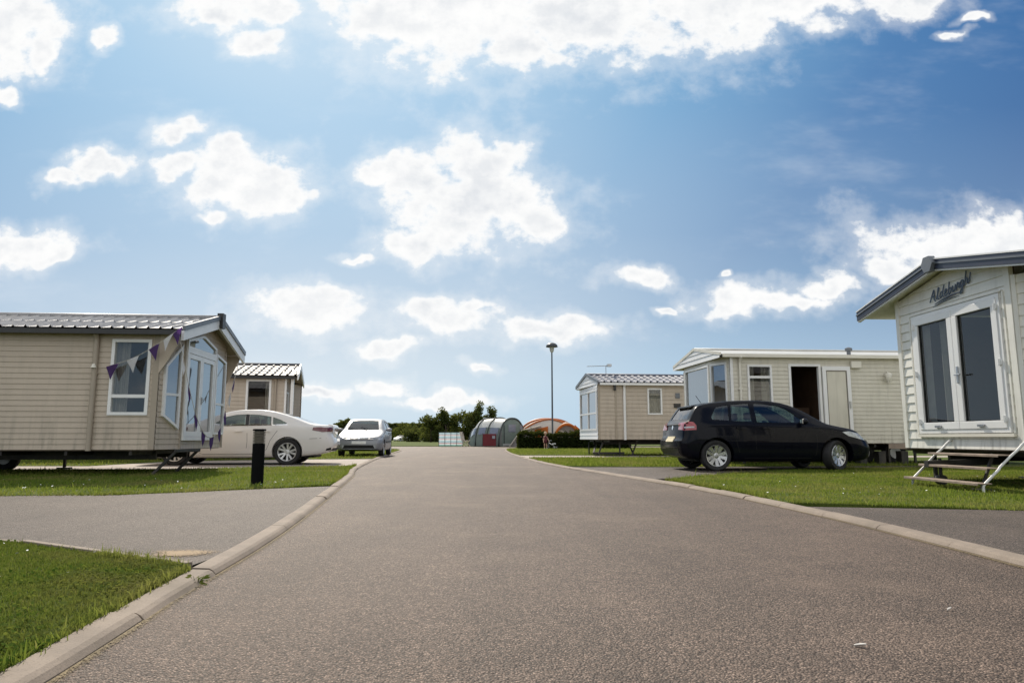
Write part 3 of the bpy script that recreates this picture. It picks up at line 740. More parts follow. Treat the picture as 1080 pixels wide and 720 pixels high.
def build_van_b():
    W, L, zb = 3.4, 7.5, .55
    V = Van((-7.21,22.3,0), math.pi+R(9), -1, 'taupe static caravan with grey pantile roof and white corner post, behind the white saloon', W, L, zb)
    ze, zr, ov, zw = 2.67, 3.18, .14, 2.63
    side = V.seg((0,0),(L,0)); far = V.seg((0,W),(L,W)); rear = V.seg((L,0),(L,W)); fr = V.seg((.35,.5),(.35,W-.5)); n1 = V.seg((0,0),(.35,.5)); n2 = V.seg((.35,W-.5),(0,W))
    H = (.47,1.24,1.0,2.56); wl, li = MB(), MB()
    cladding(wl, li, side, zb, zw, .12, [H])
    for sg in (far, rear, n1, n2): cladding(wl, li, sg, zb, zw, .12)
    g = lambda s: 3.07-(3.07-2.61)*abs(s+.5-W/2)/(W/2); cladding(wl, li, fr, zb, zw, .12, [(.3,2.1,.9,2.3)], gable=g)
    V.part(wl, 'wall', M['taupe_b']); V.part(li, 'interior_lining', M['brown']); V.shell()
    _, so = V.roof((-.34,-.16,-.04), zr, ze, ov, 'tile', rows=5, pitch=.24); V.part(so, 'soffit', M['taupe_trim'])
    V.verge([('gable_board','white',.07,-.13,.03)], .04); V.gutter('gutter')
    V.window(side, *H, curtain=[(.52,.66)], fw=.065)
    V.window(fr, .3, 2.1, .9, 2.3, vbars=(1.2,), fw=.06)
    V.downpipe(side, .34, 2.6, 'taupe_trim', .04); trim_post(V, side, 0, .06, zb, zw, 'white')
    ch = MB(); ch.box(.2,.55,.55,.6,zb+.06,1.7); V.part(ch, 'cupboard', M['floor'])
    for v in (.0,):
        pm = MB(); pm.box(-.22,-.13,v-.05,v+.05,.55,2.60); V.part(pm, 'porch_post', M['white'])
    dk = MB(); dk.box(-.28,-.02,-.05,W+.05,.45,.55); V.part(dk, 'veranda_deck', M['wood'])
    V.chassis((.5,), [(.2,.3,0),(.2,W-.3,0)])
build_van_b()

def build_van_c():
    W, L, zb = 3.4, 8.6, .58
    V = Van((5.46,17.4,0), R(5), 1, 'cream static caravan with its side door folded open, behind the black hatchback', W, L, zb)
    ze, zr, ov, zw = 2.79, 3.11, .08, 2.74
    b = .24
    side = V.seg((0,0),(L,0)); far = V.seg((0,W),(L,W)); rear = V.seg((L,0),(L,W)); nf = V.seg((0,0),(-b,.7)); cf = V.seg((-b,.7),(-b,2.7)); ff = V.seg((-b,2.7),(0,W))
    H = [(.44,1.08,1.25,2.53),(1.575,2.30,.62,2.50)]
    wl, li = MB(), MB(); cladding(wl, li, side, zb, zw, .100, H)
    for sg in (far, rear): cladding(wl, li, sg, zb, zw, .100)
    cladding(wl, li, nf, zb, zw, .100, [(.10,.72,1.0,2.60)]); cladding(wl, li, ff, zb, zw, .100, [(.08,.70,1.0,2.60)]); cladding(wl, li, cf, zb, zw, .100, [(.08,1.92,1.0,2.60)])
    V.part(wl, 'wall', M['cream']); V.part(li, 'interior_lining', M['brown']); V.shell()
    pa = MB(); pa.box(2.6,2.64,.06,W-.06,zb+.07,zw-.02); pa.box(1.3,2.6,1.9,1.94,zb+.07,zw-.02); pa.box(2.1,2.5,.9,1.4,zb+.07,1.5); V.part(pa, 'partition', M['brown'])
    _, so = V.roof((-.27,-.30,-.31), zr, ze, ov, 'roof_pale', tile=False, rows=3); V.part(so, 'soffit', M['offwhite'])
    # boarded pediment
    gm = MB(); Wo = W+2*ov
    gs = Seg((V.front(-ov),-ov),(V.front(W+ov),W+ov),(L/2,W/2))
    zg = lambda s: V.zat(-ov+s*Wo/gs.len)
    cladding(gm, None, gs, 2.70, 2.76, .13, gable=lambda s: zg(s)-.02); V.part(gm, 'gable', M['white'])
    V.verge([('gable_board','offwhite',.045,-.03,.02)], .05); V.gutter('offwhite', sides=(0,1), dz=-.035)
    V.window(side, *H[0], bars=(2.22,), frame='white', curtain=[(.46,.66),(.86,1.06)], fw=.05)
    V.window(nf, .10, .72, 1.0, 2.60, curtain=[(.02,.74)], fw=.05, pane='g_front')
    V.window(ff, .08, .70, 1.0, 2.60, fw=.05); V.window(cf, .08, 1.92, 1.0, 2.60, fw=.05, curtain=[(.1,.98),(1.0,1.9)], pane='g_front')
    d = MB()
    for q in ((1.515,1.575,.60,2.56),(2.30,2.36,.60,2.56),(1.575,2.30,2.50,2.56),(1.575,2.30,.60,.64)): sbox(d, side, *q, -.06, .035)
    df = V.part(d, 'door', M['white'])
    lf = MB(); a0, a1 = 2.38, 3.11
    for q in ((a0,a1,.62,.76),(a0,a1,2.40,2.50),(a0,a0+.09,.76,2.40),(a1-.09,a1,.76,2.40)): sbox(lf, side, *q, .035, .085)
    V.part(lf, 'door_leaf', M['white'], df)
    pl = MB(); sbox(pl, side, a0+.09, a1-.09, .76, 2.40, .045, .066); V.part(pl, 'door_panel', M['cream'], df)
    rb = MB()
    for q in ((a0+.095,a0+.115,.77,2.39),(a1-.115,a1-.095,.77,2.39),(a0+.12,a1-.12,2.375,2.395)): sbox(rb, side, *q, .060, .075)
    V.part(rb, 'door_seal', M['lens_grey'], df)
    hd = MB(); sbox(hd, side, a1-.07, a1-.03, 1.45, 1.62, .085, .11); V.part(hd, 'handle', M['galv'], df)
    vb = MB(); sbox(vb, side, 3.15, 3.42, 2.46, 2.64, .0, .10); V.part(vb, 'vent_box', M['offwhite'], bevel=.015)
    vc = MB(); vc.lathe([(.05,2.76),(.05,2.92),(.09,2.93),(.09,3.00),(.02,3.03),(0,3.03)], 14, 'z', (3.26,.18,0)); V.part(vc, 'roof_vent', M['grey_cap'], smooth=True, angle=40)
    wl_ = MB(); sbox(wl_, side, 4.06, 4.14, 2.14, 2.34, .0, .03); wl_.lathe([(.02,2.36),(.075,2.32),(.085,2.30),(.06,2.16),(.03,2.10),(0,2.10)], 12, 'z', side.P(4.10,0,.12)); wl_.tube([side.P(4.10,2.34,.02), side.P(4.10,2.38,.07), side.P(4.10,2.35,.12)], .012, 6)
    V.part(wl_, 'wall_lantern', M['offwhite'], smooth=True, angle=40)
    V.downpipe(side, .24, 2.70, 'offwhite', .03); trim_post(V, side, 0, .07, zb, zw, 'white')
    V.chassis((.44,.54,), [(.4,.3,0),(3.0,.25,0),(3.0,W-.3,0),(4.2,.25,0),(4.9,.25,0)], .31)
    for u in (3.35, 3.85, 4.45):
        sk = MB(); sk.box(u, u+.18, .12, .35, .03, .38); V.part(sk, 'block_pier', M['chassis'])
build_van_c()

def build_van_d():
    W, L, zb = 3.2, 8.0, .66
    V = Van((3.25,26.5,0), R(6.6), 1, 'taupe static caravan with white front bay and rooftop aerial, beside the dark hedge', W, L, zb)
    ze, zr, ov, zw = 2.80, 3.22, .12, 2.76
    side = V.seg((0,0),(L,0)); far = V.seg((0,W),(L,W)); rear = V.seg((L,0),(L,W)); fr = V.seg((0,0),(0,W))
    H = (1.94,2.52,1.59,2.60)
    wl, li = MB(), MB(); cladding(wl, li, side, zb, zw, .15, [H])
    for sg in (far, rear): cladding(wl, li, sg, zb, zw, .15)
    V.part(wl, 'wall', M['taupe_b'])
    HF = (.12,W-.12,1.0,2.56); wf = MB(); cladding(wf, li, fr, zb, zw, .15, [HF]); V.part(wf, 'front_wall', M['white'])
    V.part(li, 'interior_lining', M['brown']); V.shell()
    _, so = V.roof((.0,-.07,-.13), zr, ze, ov, 'tile_d', rows=4, pitch=.26); V.part(so, 'soffit', M['offwhite'])
    gm = MB(); gs = Seg((V.front(-ov)+.01,-ov),(V.front(W+ov)+.01,W+ov),(L/2,W/2))
    g = lambda s: V.zat(-ov+s*(W+2*ov)/gs.len)-.03; cladding(gm, None, gs, 2.74, 2.8, .14, gable=g); V.part(gm, 'gable', M['white'])
    V.verge([('gable_board','grey_cap',.08,-.03,.03)], .05); V.gutter('white', sides=(0,))
    V.window(fr, *HF, bars=(1.66,), vbars=(W/2,), fw=.07, curtain=[(.15,W/2-.02),(W/2+.02,W-.15)], pane='g_front')
    V.window(side, *H, curtain=[(1.96,2.50)], fw=.06)
    trim_post(V, side, 0, .08, zb, zw, 'taupe_trim'); trim_post(V, side, .66, .74, zb, zw, 'taupe_trim'); V.downpipe(side, 1.03, 2.74, 'white', .05)
    mb = MB(); sbox(mb, side, 3.05, 3.22, 2.22, 2.42, 0, .05); V.part(mb, 'meter_box', M['grey_cap'])
    mb = MB(); sbox(mb, side, 2.98, 3.24, 1.86, 2.02, 0, .05); V.part(mb, 'vent_grille', M['gutter'])
    lt = MB(); lt.box(.62,.70,-.10,0,2.50,2.70); V.part(lt, 'wall_lantern', M['gutter'])
    ae = MB(); ae.tube([(.75,W/2,3.2),(.75,W/2,3.62)], .014, 6); ae.tube([(-.02,W/2,3.58),(.95,W/2,3.62)], .012, 6)
    for k in range(9): u = -.02+k*.10; ae.tube([(u,W/2-.16,3.58+.004*k),(u,W/2+.16,3.58+.004*k)], .006, 5)
    ae.box(.80,.97,W/2-.09,W/2+.09,3.58,3.68); V.part(ae, 'aerial', M['galv'])
    V.chassis((.5,.6), [(.25,.3,-.2),(.9,.3,0),(1.3,.5,.2),(1.6,.4,-.2),(.3,W-.3,0)])
    hb = MB(); hb.bar((-.1,.4,.14),(1.1,.4,.14),.10,.08); hb.bar((-.1,.4,.14),(.3,W/2,.5),.06,.06); V.part(hb, 'tow_frame', M['chassis'])
build_van_d()

def build_van_e():
    W, L, zb = 3.80, 9.0, .55
    V = Van((6.49,8.15,0), R(2), 1, 'ivory static caravan with white double doors and navy roof edge, nearest on the right', W, L, zb)
    ze, zr, ov, zw = 2.83, 3.25, .20, 2.79; b = .42
    side = V.seg((b,0),(L,0)); far = V.seg((b,W),(L,W)); rear = V.seg((L,0),(L,W)); nf = V.seg((b,0),(0,.68)); cf = V.seg((0,.68),(0,3.22)); ff = V.seg((0,3.22),(b,W))
    # s on cf: world y = 8.83 + s
    d0, d1, dz0, dz1 = .20, 2.12, .775, 2.60
    wl, li = MB(), MB()
    g = lambda s: 3.17-(3.17-2.79)*abs(s+.68-W/2)/(W/2)
    cladding(wl, li, cf, zb, zw, .142, [(d0+.02,d1-.02,dz0+.02,dz1-.02)], gable=g)
    for sg, hs in ((nf,[(.14,.66,.95,2.5)]),(ff,[(.14,.66,.95,2.5)]),(side,[(.7,1.6,1.2,2.5)]),(far,[]),(rear,[])): cladding(wl, li, sg, zb, zw, .142, hs)
    V.part(wl, 'wall', M['cream_e']); V.part(li, 'interior_lining', M['brown']); V.shell()
    _, so = V.roof((-.22,-.22,-.23), zr, ze, ov, 'tile', rows=5, thick=.05); V.part(so, 'soffit', M['cream_e'])
    V.verge([('gable_board','navy',.065,-.085,.03),('verge_stripe','white',.085,.065,.04),('verge_trim','white',-.085,-.108,.015),('verge_groove','grey_cap',.02,-.005,.045)], .05)
    cap = MB(); cap.lathe([(0,-.05),(.13,-.05),(.13,.04),(.05,.06),(0,.06)], 6, 'x', (-.26,W/2,zr-.01)); V.part(cap, 'ridge_finial', M['grey_cap'])
    trim_post(V, cf, 0, .10, zb, 2.97, 'cream_e', .032); trim_post(V, cf, cf.len-.09, cf.len, zb, 2.97, 'cream_e', .032); trim_post(V, nf, nf.len-.05, nf.len, zb, zw, 'cream_e', .03)
    V.window(nf, .14, .66, .95, 2.5, fw=.05, curtain=[(.3,.6)]); V.window(ff, .14, .66, .95, 2.5, fw=.05, curtain=[(.15,.5)]); V.window(side, .7, 1.6, 1.2, 2.5, fw=.05, curtain=[(.7,1.0)])
    # double doors: outer frame, two leaves, panes, hinges, handles
    d = MB()
    for q in ((d0,d1,dz0,dz0+.05),(d0,d1,dz1-.05,dz1),(d0,d0+.05,dz0+.05,dz1-.05),(d1-.05,d1,dz0+.05,dz1-.05)): sbox(d, cf, *q, -.06, .045)
    df = V.part(d, 'double_door', M['white'])
    mid = (d0+d1)/2
    for a, c in ((d0+.053,mid-.003),(mid+.003,d1-.053)):
        lf = MB(); fw = .105; z0, z1 = dz0+.053, dz1-.053
        for q in ((a,c,z0,z0+fw),(a,c,z1-fw,z1),(a,a+fw,z0+fw,z1-fw),(c-fw,c,z0+fw,z1-fw)): sbox(lf, cf, *q, -.02, .055)
        leaf = V.part(lf, 'door_leaf', M['white'], df, bevel=.006)
        sl = MB()
        for q in ((a+fw,c-fw,z0+fw,z0+fw+.012),(a+fw,c-fw,z1-fw-.012,z1-fw),(a+fw,a+fw+.012,z0+fw+.012,z1-fw-.012),(c-fw-.012,c-fw,z0+fw+.012,z1-fw-.012)): sbox(sl, cf, *q, .0, .030)
        V.part(sl, 'door_seal', M['gutter'], df)
        p = MB(); p.add([cf.P(a+fw,z0+fw,.012), cf.P(c-fw,z0+fw,.012), cf.P(c-fw,z1-fw,.012), cf.P(a+fw,z1-fw,.012)], [(0,1,2,3)]); V.part(p, 'pane', M['g_door'], df)
        hs = a+.012 if a < mid-.5 else c-.012
        for z in (z0+.12, (z0+z1)/2, z1-.12):
            hm = MB(); hm.tube([cf.P(hs,z-.045,.068), cf.P(hs,z+.045,.068)], .014, 8); sbox(hm, cf, hs-.03, hs+.03, z-.03, z+.03, .05, .062); V.part(hm, 'hinge', M['white'], df)
        ct = (a+c)/2; hm = MB(); sbox(hm, cf, ct-.06, ct+.06, z0+.03, z0+.06, .055, .085); V.part(hm, 'door_stop', M['galv'], df)
    hd = MB(); sbox(hd, cf, mid-.075, mid-.035, 1.48, 1.72, .055, .068); sbox(hd, cf, mid-.066, mid-.044, 1.585, 1.607, .068, .105); sbox(hd, cf, mid-.17, mid-.044, 1.585, 1.607, .095, .112); V.part(hd, 'handle', M['galv'], df, bevel=.003)
    rail = MB(); sbox(rail, cf, d0-.06, d1+.02, dz0-.055, dz0-.012, .0, .06); V.part(rail, 'threshold', M['offwhite'])
    hood = MB(); sbox(hood, cf, d0-.05, d1+.04, dz1+.012, dz1+.034, .0, .045); V.part(hood, 'drip_rail', M['cream_e'])
    for a, c in ((d0-.07,d0-.04),(d1+.04,d1+.07)):
        mb = MB(); sbox(mb, cf, a, c, dz0, dz1+.01, .0, .035); V.part(mb, 'door_trim', M['cream_e'])
    for a, c in ((1.46,1.58),(1.84,2.00),(.30,.38)):
        cm = MB(); n = 40; vs = []
        for i in range(n+1):
            t = a+(c-a)*i/n; o = -.07+.015*math.sin(i*1.3); vs += [cf.P(t,.66,o), cf.P(t,2.45,o)]
        cm.add(vs, [(2*i,2*i+2,2*i+3,2*i+1) for i in range(n)]); V.part(cm, 'curtain', M['curtain'], smooth=True)
    sofa = MB(); sofa.box(1.6,2.4,.8,3.0,zb+.07,1.05); sofa.box(2.2,2.4,.8,3.0,1.05,1.45); V.part(sofa, 'sofa', M['seat'], bevel=.05)
    pa = MB(); pa.box(3.4,3.44,.06,W-.06,zb+.07,zw-.02); V.part(pa, 'partition', M['brown'])
    tf = MB(); tf.bar((b+.2,W/2,.38),(-.55,W/2,.34),.09,.09); tf.lathe([(0,-.05),(.07,-.05),(.07,.05),(0,.05)], 12, 'y', (-.35,W/2,.12)); tf.tube([(-.35,W/2,.12),(-.35,W/2,.42)], .025, 8); V.part(tf, 'tow_hitch', M['chassis'])
    V.chassis((.46,.56), [(.55,.35,0),(.9,.7,.15),(.55,W-.4,0),(2.2,.3,0),(2.2,W-.3,0)], .30)
    for u, v, h in ((.95,.5,.22),(1.3,.5,.14),(1.45,1.0,.25)):
        ps = MB(); ps.box(u,u+.22,v,v+.20,.03,.03+h); V.part(ps, 'block_pier', M['chassis'])
    # cursive raised lettering on the gable, tilted, with a double flourish under it
    letters = [  # each letter: strokes in its own box, y 0 = baseline, 1 = x height
        (1.25, [[(0,0),(.35,1.1),(.62,1.85),(.72,1.2),(.8,.2),(1.0,-.05)], [(.2,.75),(.85,.85)]]),   # A
        (.50, [[(-.1,.1),(.12,1.0),(.3,1.8),(.2,1.9),(.1,1.2),(.15,.15),(.4,.05)]]),                 # l
        (.85, [[(.5,.85),(.25,1.0),(.05,.5),(.2,.02),(.45,.4)], [(.72,1.9),(.55,1.0),(.52,.2),(.8,.05)]]),   # d
        (.65, [[(-.05,.3),(.3,.6),(.4,.95),(.15,1.0),(.05,.4),(.25,0),(.6,.25)]]),                   # e
        (.70, [[(.15,1.9),(.1,1.0),(.08,.1),(.3,0),(.5,.4),(.4,.9),(.15,.8)], [(.45,.75),(.75,.8)]]),  # b
        (.75, [[(.05,1.0),(.08,.25),(.25,0),(.45,.3),(.55,1.0)], [(.55,1.0),(.55,.2),(.8,.1)]]),     # u
        (.55, [[(.0,.2),(.15,1.05),(.25,.8),(.45,.9),(.4,.2),(.6,.1)]]),                             # r
        (.75, [[(.5,.9),(.25,1.0),(.08,.5),(.25,.05),(.5,.5)], [(.55,1.0),(.5,0),(.35,-.8),(.05,-.7),(.3,-.2),(.75,.2)]]),  # g
        (.75, [[(.25,2.0),(.12,1.0),(.05,0)], [(.08,.4),(.3,1.0),(.5,.7),(.5,.1),(.8,.3),(.95,1.4)]]),  # h
    ]
    mb = MB(); tot = sum(l[0] for l in letters); x = 0.0; size = .105; Wt = .88
    def place(px, py):
        # text runs from the far end towards the camera; gentle arc, rising to the end
        f = px/tot; s = 1.62-f*Wt - py*size*.16; z = 2.745+.05*f**2+.06*f+py*size*(.85+.10*f)
        return cf.P(s, z, .034)
    for w, strokes in letters:
        for st in strokes:
            pts = smooth_line([(x+a, b) for a, b in st], .12)
            mb.tube([place(p.x, p.y) for p in pts], .0095, 6)
        x += w
    for dy, a, c, r in ((-.62,.9,5.6,.010),(-1.0,.6,5.2,.007)):
        pts = [(a+(c-a)*k/14, dy+.30*math.sin(math.pi*k/14)) for k in range(15)]
        mb.tube([place(*p) for p in pts], [r*(.45+.75*math.sin(math.pi*(k+.5)/15)) for k in range(15)], 6)
    V.part(mb, 'lettering', M['signblue'], smooth=True)
build_van_e()

# steps hooked on the ivory caravan's doors
st = empty('caravan_steps', (5.95,9.55,0), 0, 'three-tread folding metal steps with pale side rails under the ivory caravan doors', 'steps')
sx, sy = 5.95, 9.55
for y in (8.74, 10.26):
    mb = MB(); k = [(6.40,y,.68),(6.33,y,.62),(6.25,y,.54),(6.18,y,.485),(5.82,y-.02,.155),(5.79,y-.02,.12),(5.785,y-.02,.03)]
    pts = smooth_line([(p[0], p[2]) for p in k], .03); mb.tube([(p.x-sx, y-sy-.02*(p.x < 6), p.y) for p in pts], .0165, 10)
    mb.build('side_rail', M['rail'], st, smooth=True, angle=60)
for x0, z, y0, y1 in ((6.12,.47,8.76,10.24),(5.97,.31,8.76,10.24),(5.80,.125,8.70,10.34)):
    mb = MB(); mb.box(x0-.085-sx, x0+.085-sx, y0-sy, y1-sy, z+.014, z+.028); mb.box(x0-.090-sx, x0-.0855-sx, y0-sy+.004, y1-sy-.004, z-.002, z+.026)
    mb.build('tread', M['wood'], st, bevel=.004)
mb = MB(); mb.bar((6.2-sx,9.1-sy,.50),(6.02-sx,9.1-sy,.06),.03,.03); mb.box(5.93-sx,6.11-sx,9.02-sy,9.18-sy,.03,.06); mb.build('support_leg', M['chassis'], st)

# bunting swagged round the prow
bt = empty('bunting', (-6.0,12.4,0), 0, 'string of purple and white triangular pennants draped across the left caravan', 'bunting')
O = Vector((-6.0,12.4,0))
def ctr(pts, step=.05):
    P = [Vector(p) for p in pts]; P = [P[0]*2-P[1]]+P+[P[-1]*2-P[-2]]; out = []
    for i in range(1, len(P)-2):
        a, b, c, d = P[i-1:i+3]; n = max(2, int((c-b).length/step))
        for k in range(n):
            t = k/n; out.append(.5*((2*b)+(c-a)*t+(2*a-5*b+4*c-d)*t*t+(-a+3*b-3*c+d)*t*t*t))
    out.append(P[-2]); return out
S1 = ctr([(-6.00,12.36,2.62),(-6.38,12.40,2.36),(-6.80,12.42,2.12),(-7.18,12.38,1.98)])
S2 = ctr([(-5.99,12.38,2.60),(-5.90,12.65,1.75),(-5.88,13.1,1.05),(-5.90,13.65,.72),(-5.95,14.25,.86),(-6.10,14.9,1.30),(-6.23,15.6,2.0),(-6.36,16.2,2.58)])
mb = MB()
for S in (S1, S2): mb.tube([p-O for p in S], .006, 5)
mb.build('string', M['string'], bt)
def pennant(S, f, col, sway):
    i = int(f*(len(S)-1)); p = S[i]; t = (S[min(i+2,len(S)-1)]-S[max(0,i-2)]).normalized()
    h = .27; w = .23; a = p-t*w/2-O; b = p+t*w/2-O; d = Vector((sway*.25, .1*math.sin(i), -1)).normalized(); q = p+d*h-O
    nn = (b-a).cross(d).normalized()
    m1 = a.lerp(b,.5)+nn*.012; m2 = a.lerp(q,.5)+nn*.015; m3 = b.lerp(q,.5)-nn*.012
    fm = MB(); fm.add([a,m1,b,m2,m3,q], [(0,1,3),(1,2,4),(1,4,3),(3,4,5)])
    o = fm.build('pennant', M[col], bt, smooth=True); o['label'] = ('purple' if col == 'purple' else 'white')+' triangular pennant'
for f, c, s_ in ((.02,'purple',.3),(.16,'whiteflag',-.5),(.42,'purple',.9),(.70,'whiteflag',.5),(.97,'purple',-.3)): pennant(S1, f, c, s_)
for f, c, s_ in ((.10,'whiteflag',.2),(.19,'purple',.1),(.29,'purple',.3),(.38,'purple',-.2),(.46,'purple',.1),(.55,'purple',.2),(.66,'purple',.4),(.76,'whiteflag',.2),(.85,'purple',-.3)): pennant(S2, f, c, s_)
# ------------------------------------------------------------------ cars (x 0 = front bumper .. L = rear, y across, z up)
def eval_mesh(o):
    dg = bpy.context.evaluated_depsgraph_get(); return bpy.data.meshes.new_from_object(o.evaluated_get(dg))
SOLVER = 'MANIFOLD'
def boolean(o, cutters):
    for c in cutters:
        m = o.modifiers.new('b', 'BOOLEAN'); m.operation = 'DIFFERENCE'; m.solver = s_ if False else SOLVER; m.object = c
    me = eval_mesh(o); o.modifiers.clear(); o.data = me
    for c in cutters: bpy.data.objects.remove(c, do_unlink=True)
def loft(rings):
    n = len(rings[0]); vs = [p for r in rings for p in r]; fs = []
    for k in range(len(rings)-1):
        for j in range(n-1): fs.append((k*n+j, k*n+j+1, (k+1)*n+j+1, (k+1)*n+j))
    return vs, fs
def cr(pts, per):
    P = [Vector(p) for p in pts]; P = [P[0]*2-P[1]]+P+[P[-1]*2-P[-2]]; out = []
    for i in range(1, len(P)-2):
        a, b, c, d = P[i-1:i+3]
        for k in range(per):
            t = k/per; out.append(.5*((2*b)+(c-a)*t+(2*a-5*b+4*c-d)*t*t+(-a+3*b-3*c+d)*t*t*t))
    out.append(P[-2]); return out
class Car:
    def __init__(s, name, P, paint, label, cat='car', group=None):
        s.P = P; s.root = empty(name, (0,0,0), 0, label, cat, group)
        s.top = pchip(P['top']); s.belt = pchip(P['belt']); s.w = pchip(P['w']); L = s.L = P['L']
        s.low = pchip(P['low']); s.nose = pchip(P['nose']); s.tail = pchip(P['tail'])
        xs = sorted(set([round(L*i/64, 3) for i in range(65)] + [.02,.05,.09,L-.02,L-.05,L-.09]))
        rings = [s.ring(x) for x in xs]
        # rounded caps
        def cap(r, dx, sc):
            cz = .55; return [(p[0]+dx, p[1]*sc, cz+(p[2]-cz)*sc) for p in r]
        rings = [cap(rings[0], -.025, .93)] + rings + [cap(rings[-1], .025, .93)]
        n = len(rings[0])
        full = [r + [(p[0], -p[1], p[2]) for p in reversed(r[1:-1])] for r in rings]
        full = [r+[r[0]] for r in full]
        mb = MB(); m = len(full[0])-1; vs = [p for r in full for p in r[:-1]]; fs = []
        for k in range(len(full)-1):
            for j in range(m): fs.append((k*m+j, k*m+(j+1)%m, (k+1)*m+(j+1)%m, (k+1)*m+j))
        # caps as strips between the two halves
        for base in (0, (len(full)-1)*m):
            for j in range(n-1):
                a, b = base+j, base+j+1; c = base+(m-j-1)%m if j+1 < n else b; d = base+(m-j)%m
                q = [a, b, c, d]; q2 = []
                for i in q:
                    if i not in q2: q2.append(i)
                if len(q2) >= 3: fs.append(tuple(q2))
        mb.add(vs, fs); s.body = mb.build('body', M[paint], s.root, smooth=True)
        bm = bmesh.new(); bm.from_mesh(s.body.data); s.bvh = BVHTree.FromBMesh(bm); bm.free()
    def ring(s, x, inset=0.0, floor=None):
        w, zt, zb, zl = s.w(x)-inset, s.top(x)-inset, s.belt(x), s.low(x)
        H = max(.02, zt-zb); wb = w*.965; wr = wb - min(.34*H+.02, wb*.3); cr_ = min(.055, H*.35)
        if floor is not None:   # cabin cavity section
            pts = [(0,floor),(w*.86,floor),(w*.92,zb-.06),(wb,zb),(wb+(wr-wb)*.5,zb+H*.5),(wr,zt-cr_),(wr*.9,zt-.015),(wr*.55,zt-.003),(0,zt)]
            return [(x, a, b) for a, b in pts]
        pts = [(0,zl),(w*.5,zl),(w*.86,zl+.005),(w*.955,zl+.06),(w*.99,zl+.20),(w*1.0,(zl+zb)*.5+.06),(w*.992,zb-.10),(wb,zb),
               (wb+(wr-wb)*.5,zb+(H-cr_)*.5),(wr,zt-cr_),(wr*.90,zt-cr_*.3),(wr*.55,zt-.004*min(1,H*4)),(0,zt)]
        pts = [(q.x, max(0, q.y)) if False else (max(0, q[0]), q[1]) for q in [tuple(v)[:2] for v in cr([(a,b,0) for a,b in pts], 3)]]
        L = s.L; out = []
        for y, z in pts:
            f = max(0, 1-x/.55); r = max(0, 1-(L-x)/.42); w0 = max(.3, s.w(L*.5)); k = (y/w0)**2
            out.append((x + s.nose(z)*f*f + .10*k*f*f - s.tail(z)*r*r - .06*k*r*r, y, z))
        return out
    def cut(s, cabin, windows, wheels, arch_r):
        """hollow the cabin, cut the window openings and the wheel arches"""
        L = s.L; cs = []
        x0, x1 = cabin; k = 26
        rings = [s.ring(x0+(x1-x0)*i/k, .045, .80) for i in range(k+1)]
        full = [r + [(p[0], -p[1], p[2]) for p in reversed(r[1:-1])] for r in rings]; m = len(full[0])
        mb = MB(); vs = [p for r in full for p in r]; fs = [(a*m+j, a*m+(j+1)%m, (a+1)*m+(j+1)%m, (a+1)*m+j) for a in range(k) for j in range(m)]
        fs += [tuple(range(m)), tuple(range(k*m, k*m+m))]; mb.add(vs, fs); cs.append(mb.build('cutter', M['cavity']))
        for kind, poly in windows:
            mb = MB()
            if kind == 'y': mb.prism(poly, lambda a, b: (a,-1.3,b), lambda a, b: (a,1.3,b))
            elif kind == 'x-': mb.prism(poly, lambda a, b: (x0+.95,a,b), lambda a, b: (-1,a,b))
            elif kind == 'x+': mb.prism(poly, lambda a, b: (x1-.6,a,b), lambda a, b: (L+1,a,b))
            elif kind == 'z': mb.prism(poly, lambda a, b: (a,b,.80), lambda a, b: (a,b,2.2))
            cs.append(mb.build('cutter', M['cavity']))
        for wx in wheels:
            for sd in (-1, 1):
                y0 = .58 if sd > 0 else -1.2; zc = s.P['wr']+.01; mb = MB(); mb.prism([(wx+arch_r*math.cos(q*math.pi/22+.03), zc+arch_r*math.sin(q*math.pi/22+.03)) for q in range(44)], lambda a, b: (a, y0, b), lambda a, b: (a, y0+.62, b)); cs.append(mb.build('cutter', M['dark']))
        boolean(s.body, cs)
        s.body.data.polygons.foreach_set('use_smooth', [True]*len(s.body.data.polygons)); s.body.data.set_sharp_from_angle(angle=R(33))
    def decal(s, name, poly, axis, side, m, off=.003, skirt=0.0, parent=None, step=.05, grow=0.0, smooth=True):
        """a flat outline laid onto the body skin: axis 'y' outline (x,z), 'x' outline (y,z), 'z' outline (x,y)"""
        if grow:
            cx = sum(p[0] for p in poly)/len(poly); cy = sum(p[1] for p in poly)/len(poly)
            poly = [(p[0]+grow*(1 if p[0] > cx else -1), p[1]+grow*(1 if p[1] > cy else -1)) for p in poly]
        bm = bmesh.new(); bm.faces.new([bm.verts.new((a, b, 0)) for a, b in poly])
        for ax in (0, 1):
            lo = min(p[ax] for p in poly); hi = max(p[ax] for p in poly); n = int((hi-lo)/step)
            for i in range(1, n+1):
                co = [0,0,0]; co[ax] = lo+(hi-lo)*i/(n+1); no = [0,0,0]; no[ax] = 1
                bmesh.ops.bisect_plane(bm, geom=bm.verts[:]+bm.edges[:]+bm.faces[:], plane_co=co, plane_no=no, dist=1e-6)
        last = None
        for v in bm.verts:
            a, b = v.co.x, v.co.y
            if axis == 'y': o, d = Vector((a, side*3, b)), Vector((0,-side,0))
            elif axis == 'x': o, d = Vector((-3 if side < 0 else s.L+3, a, b)), Vector((1 if side < 0 else -1,0,0))
            else: o, d = Vector((a, b, 4)), Vector((0,0,-1))
            loc, nor, _, _ = s.bvh.ray_cast(o, d)
            if loc is None: loc = (last if last is not None else o+d*3); nor = -d; loc = Vector(loc)
            else: last = loc.copy()
            if nor.dot(d) > 0: nor = -nor
            v.co = loc + nor*off
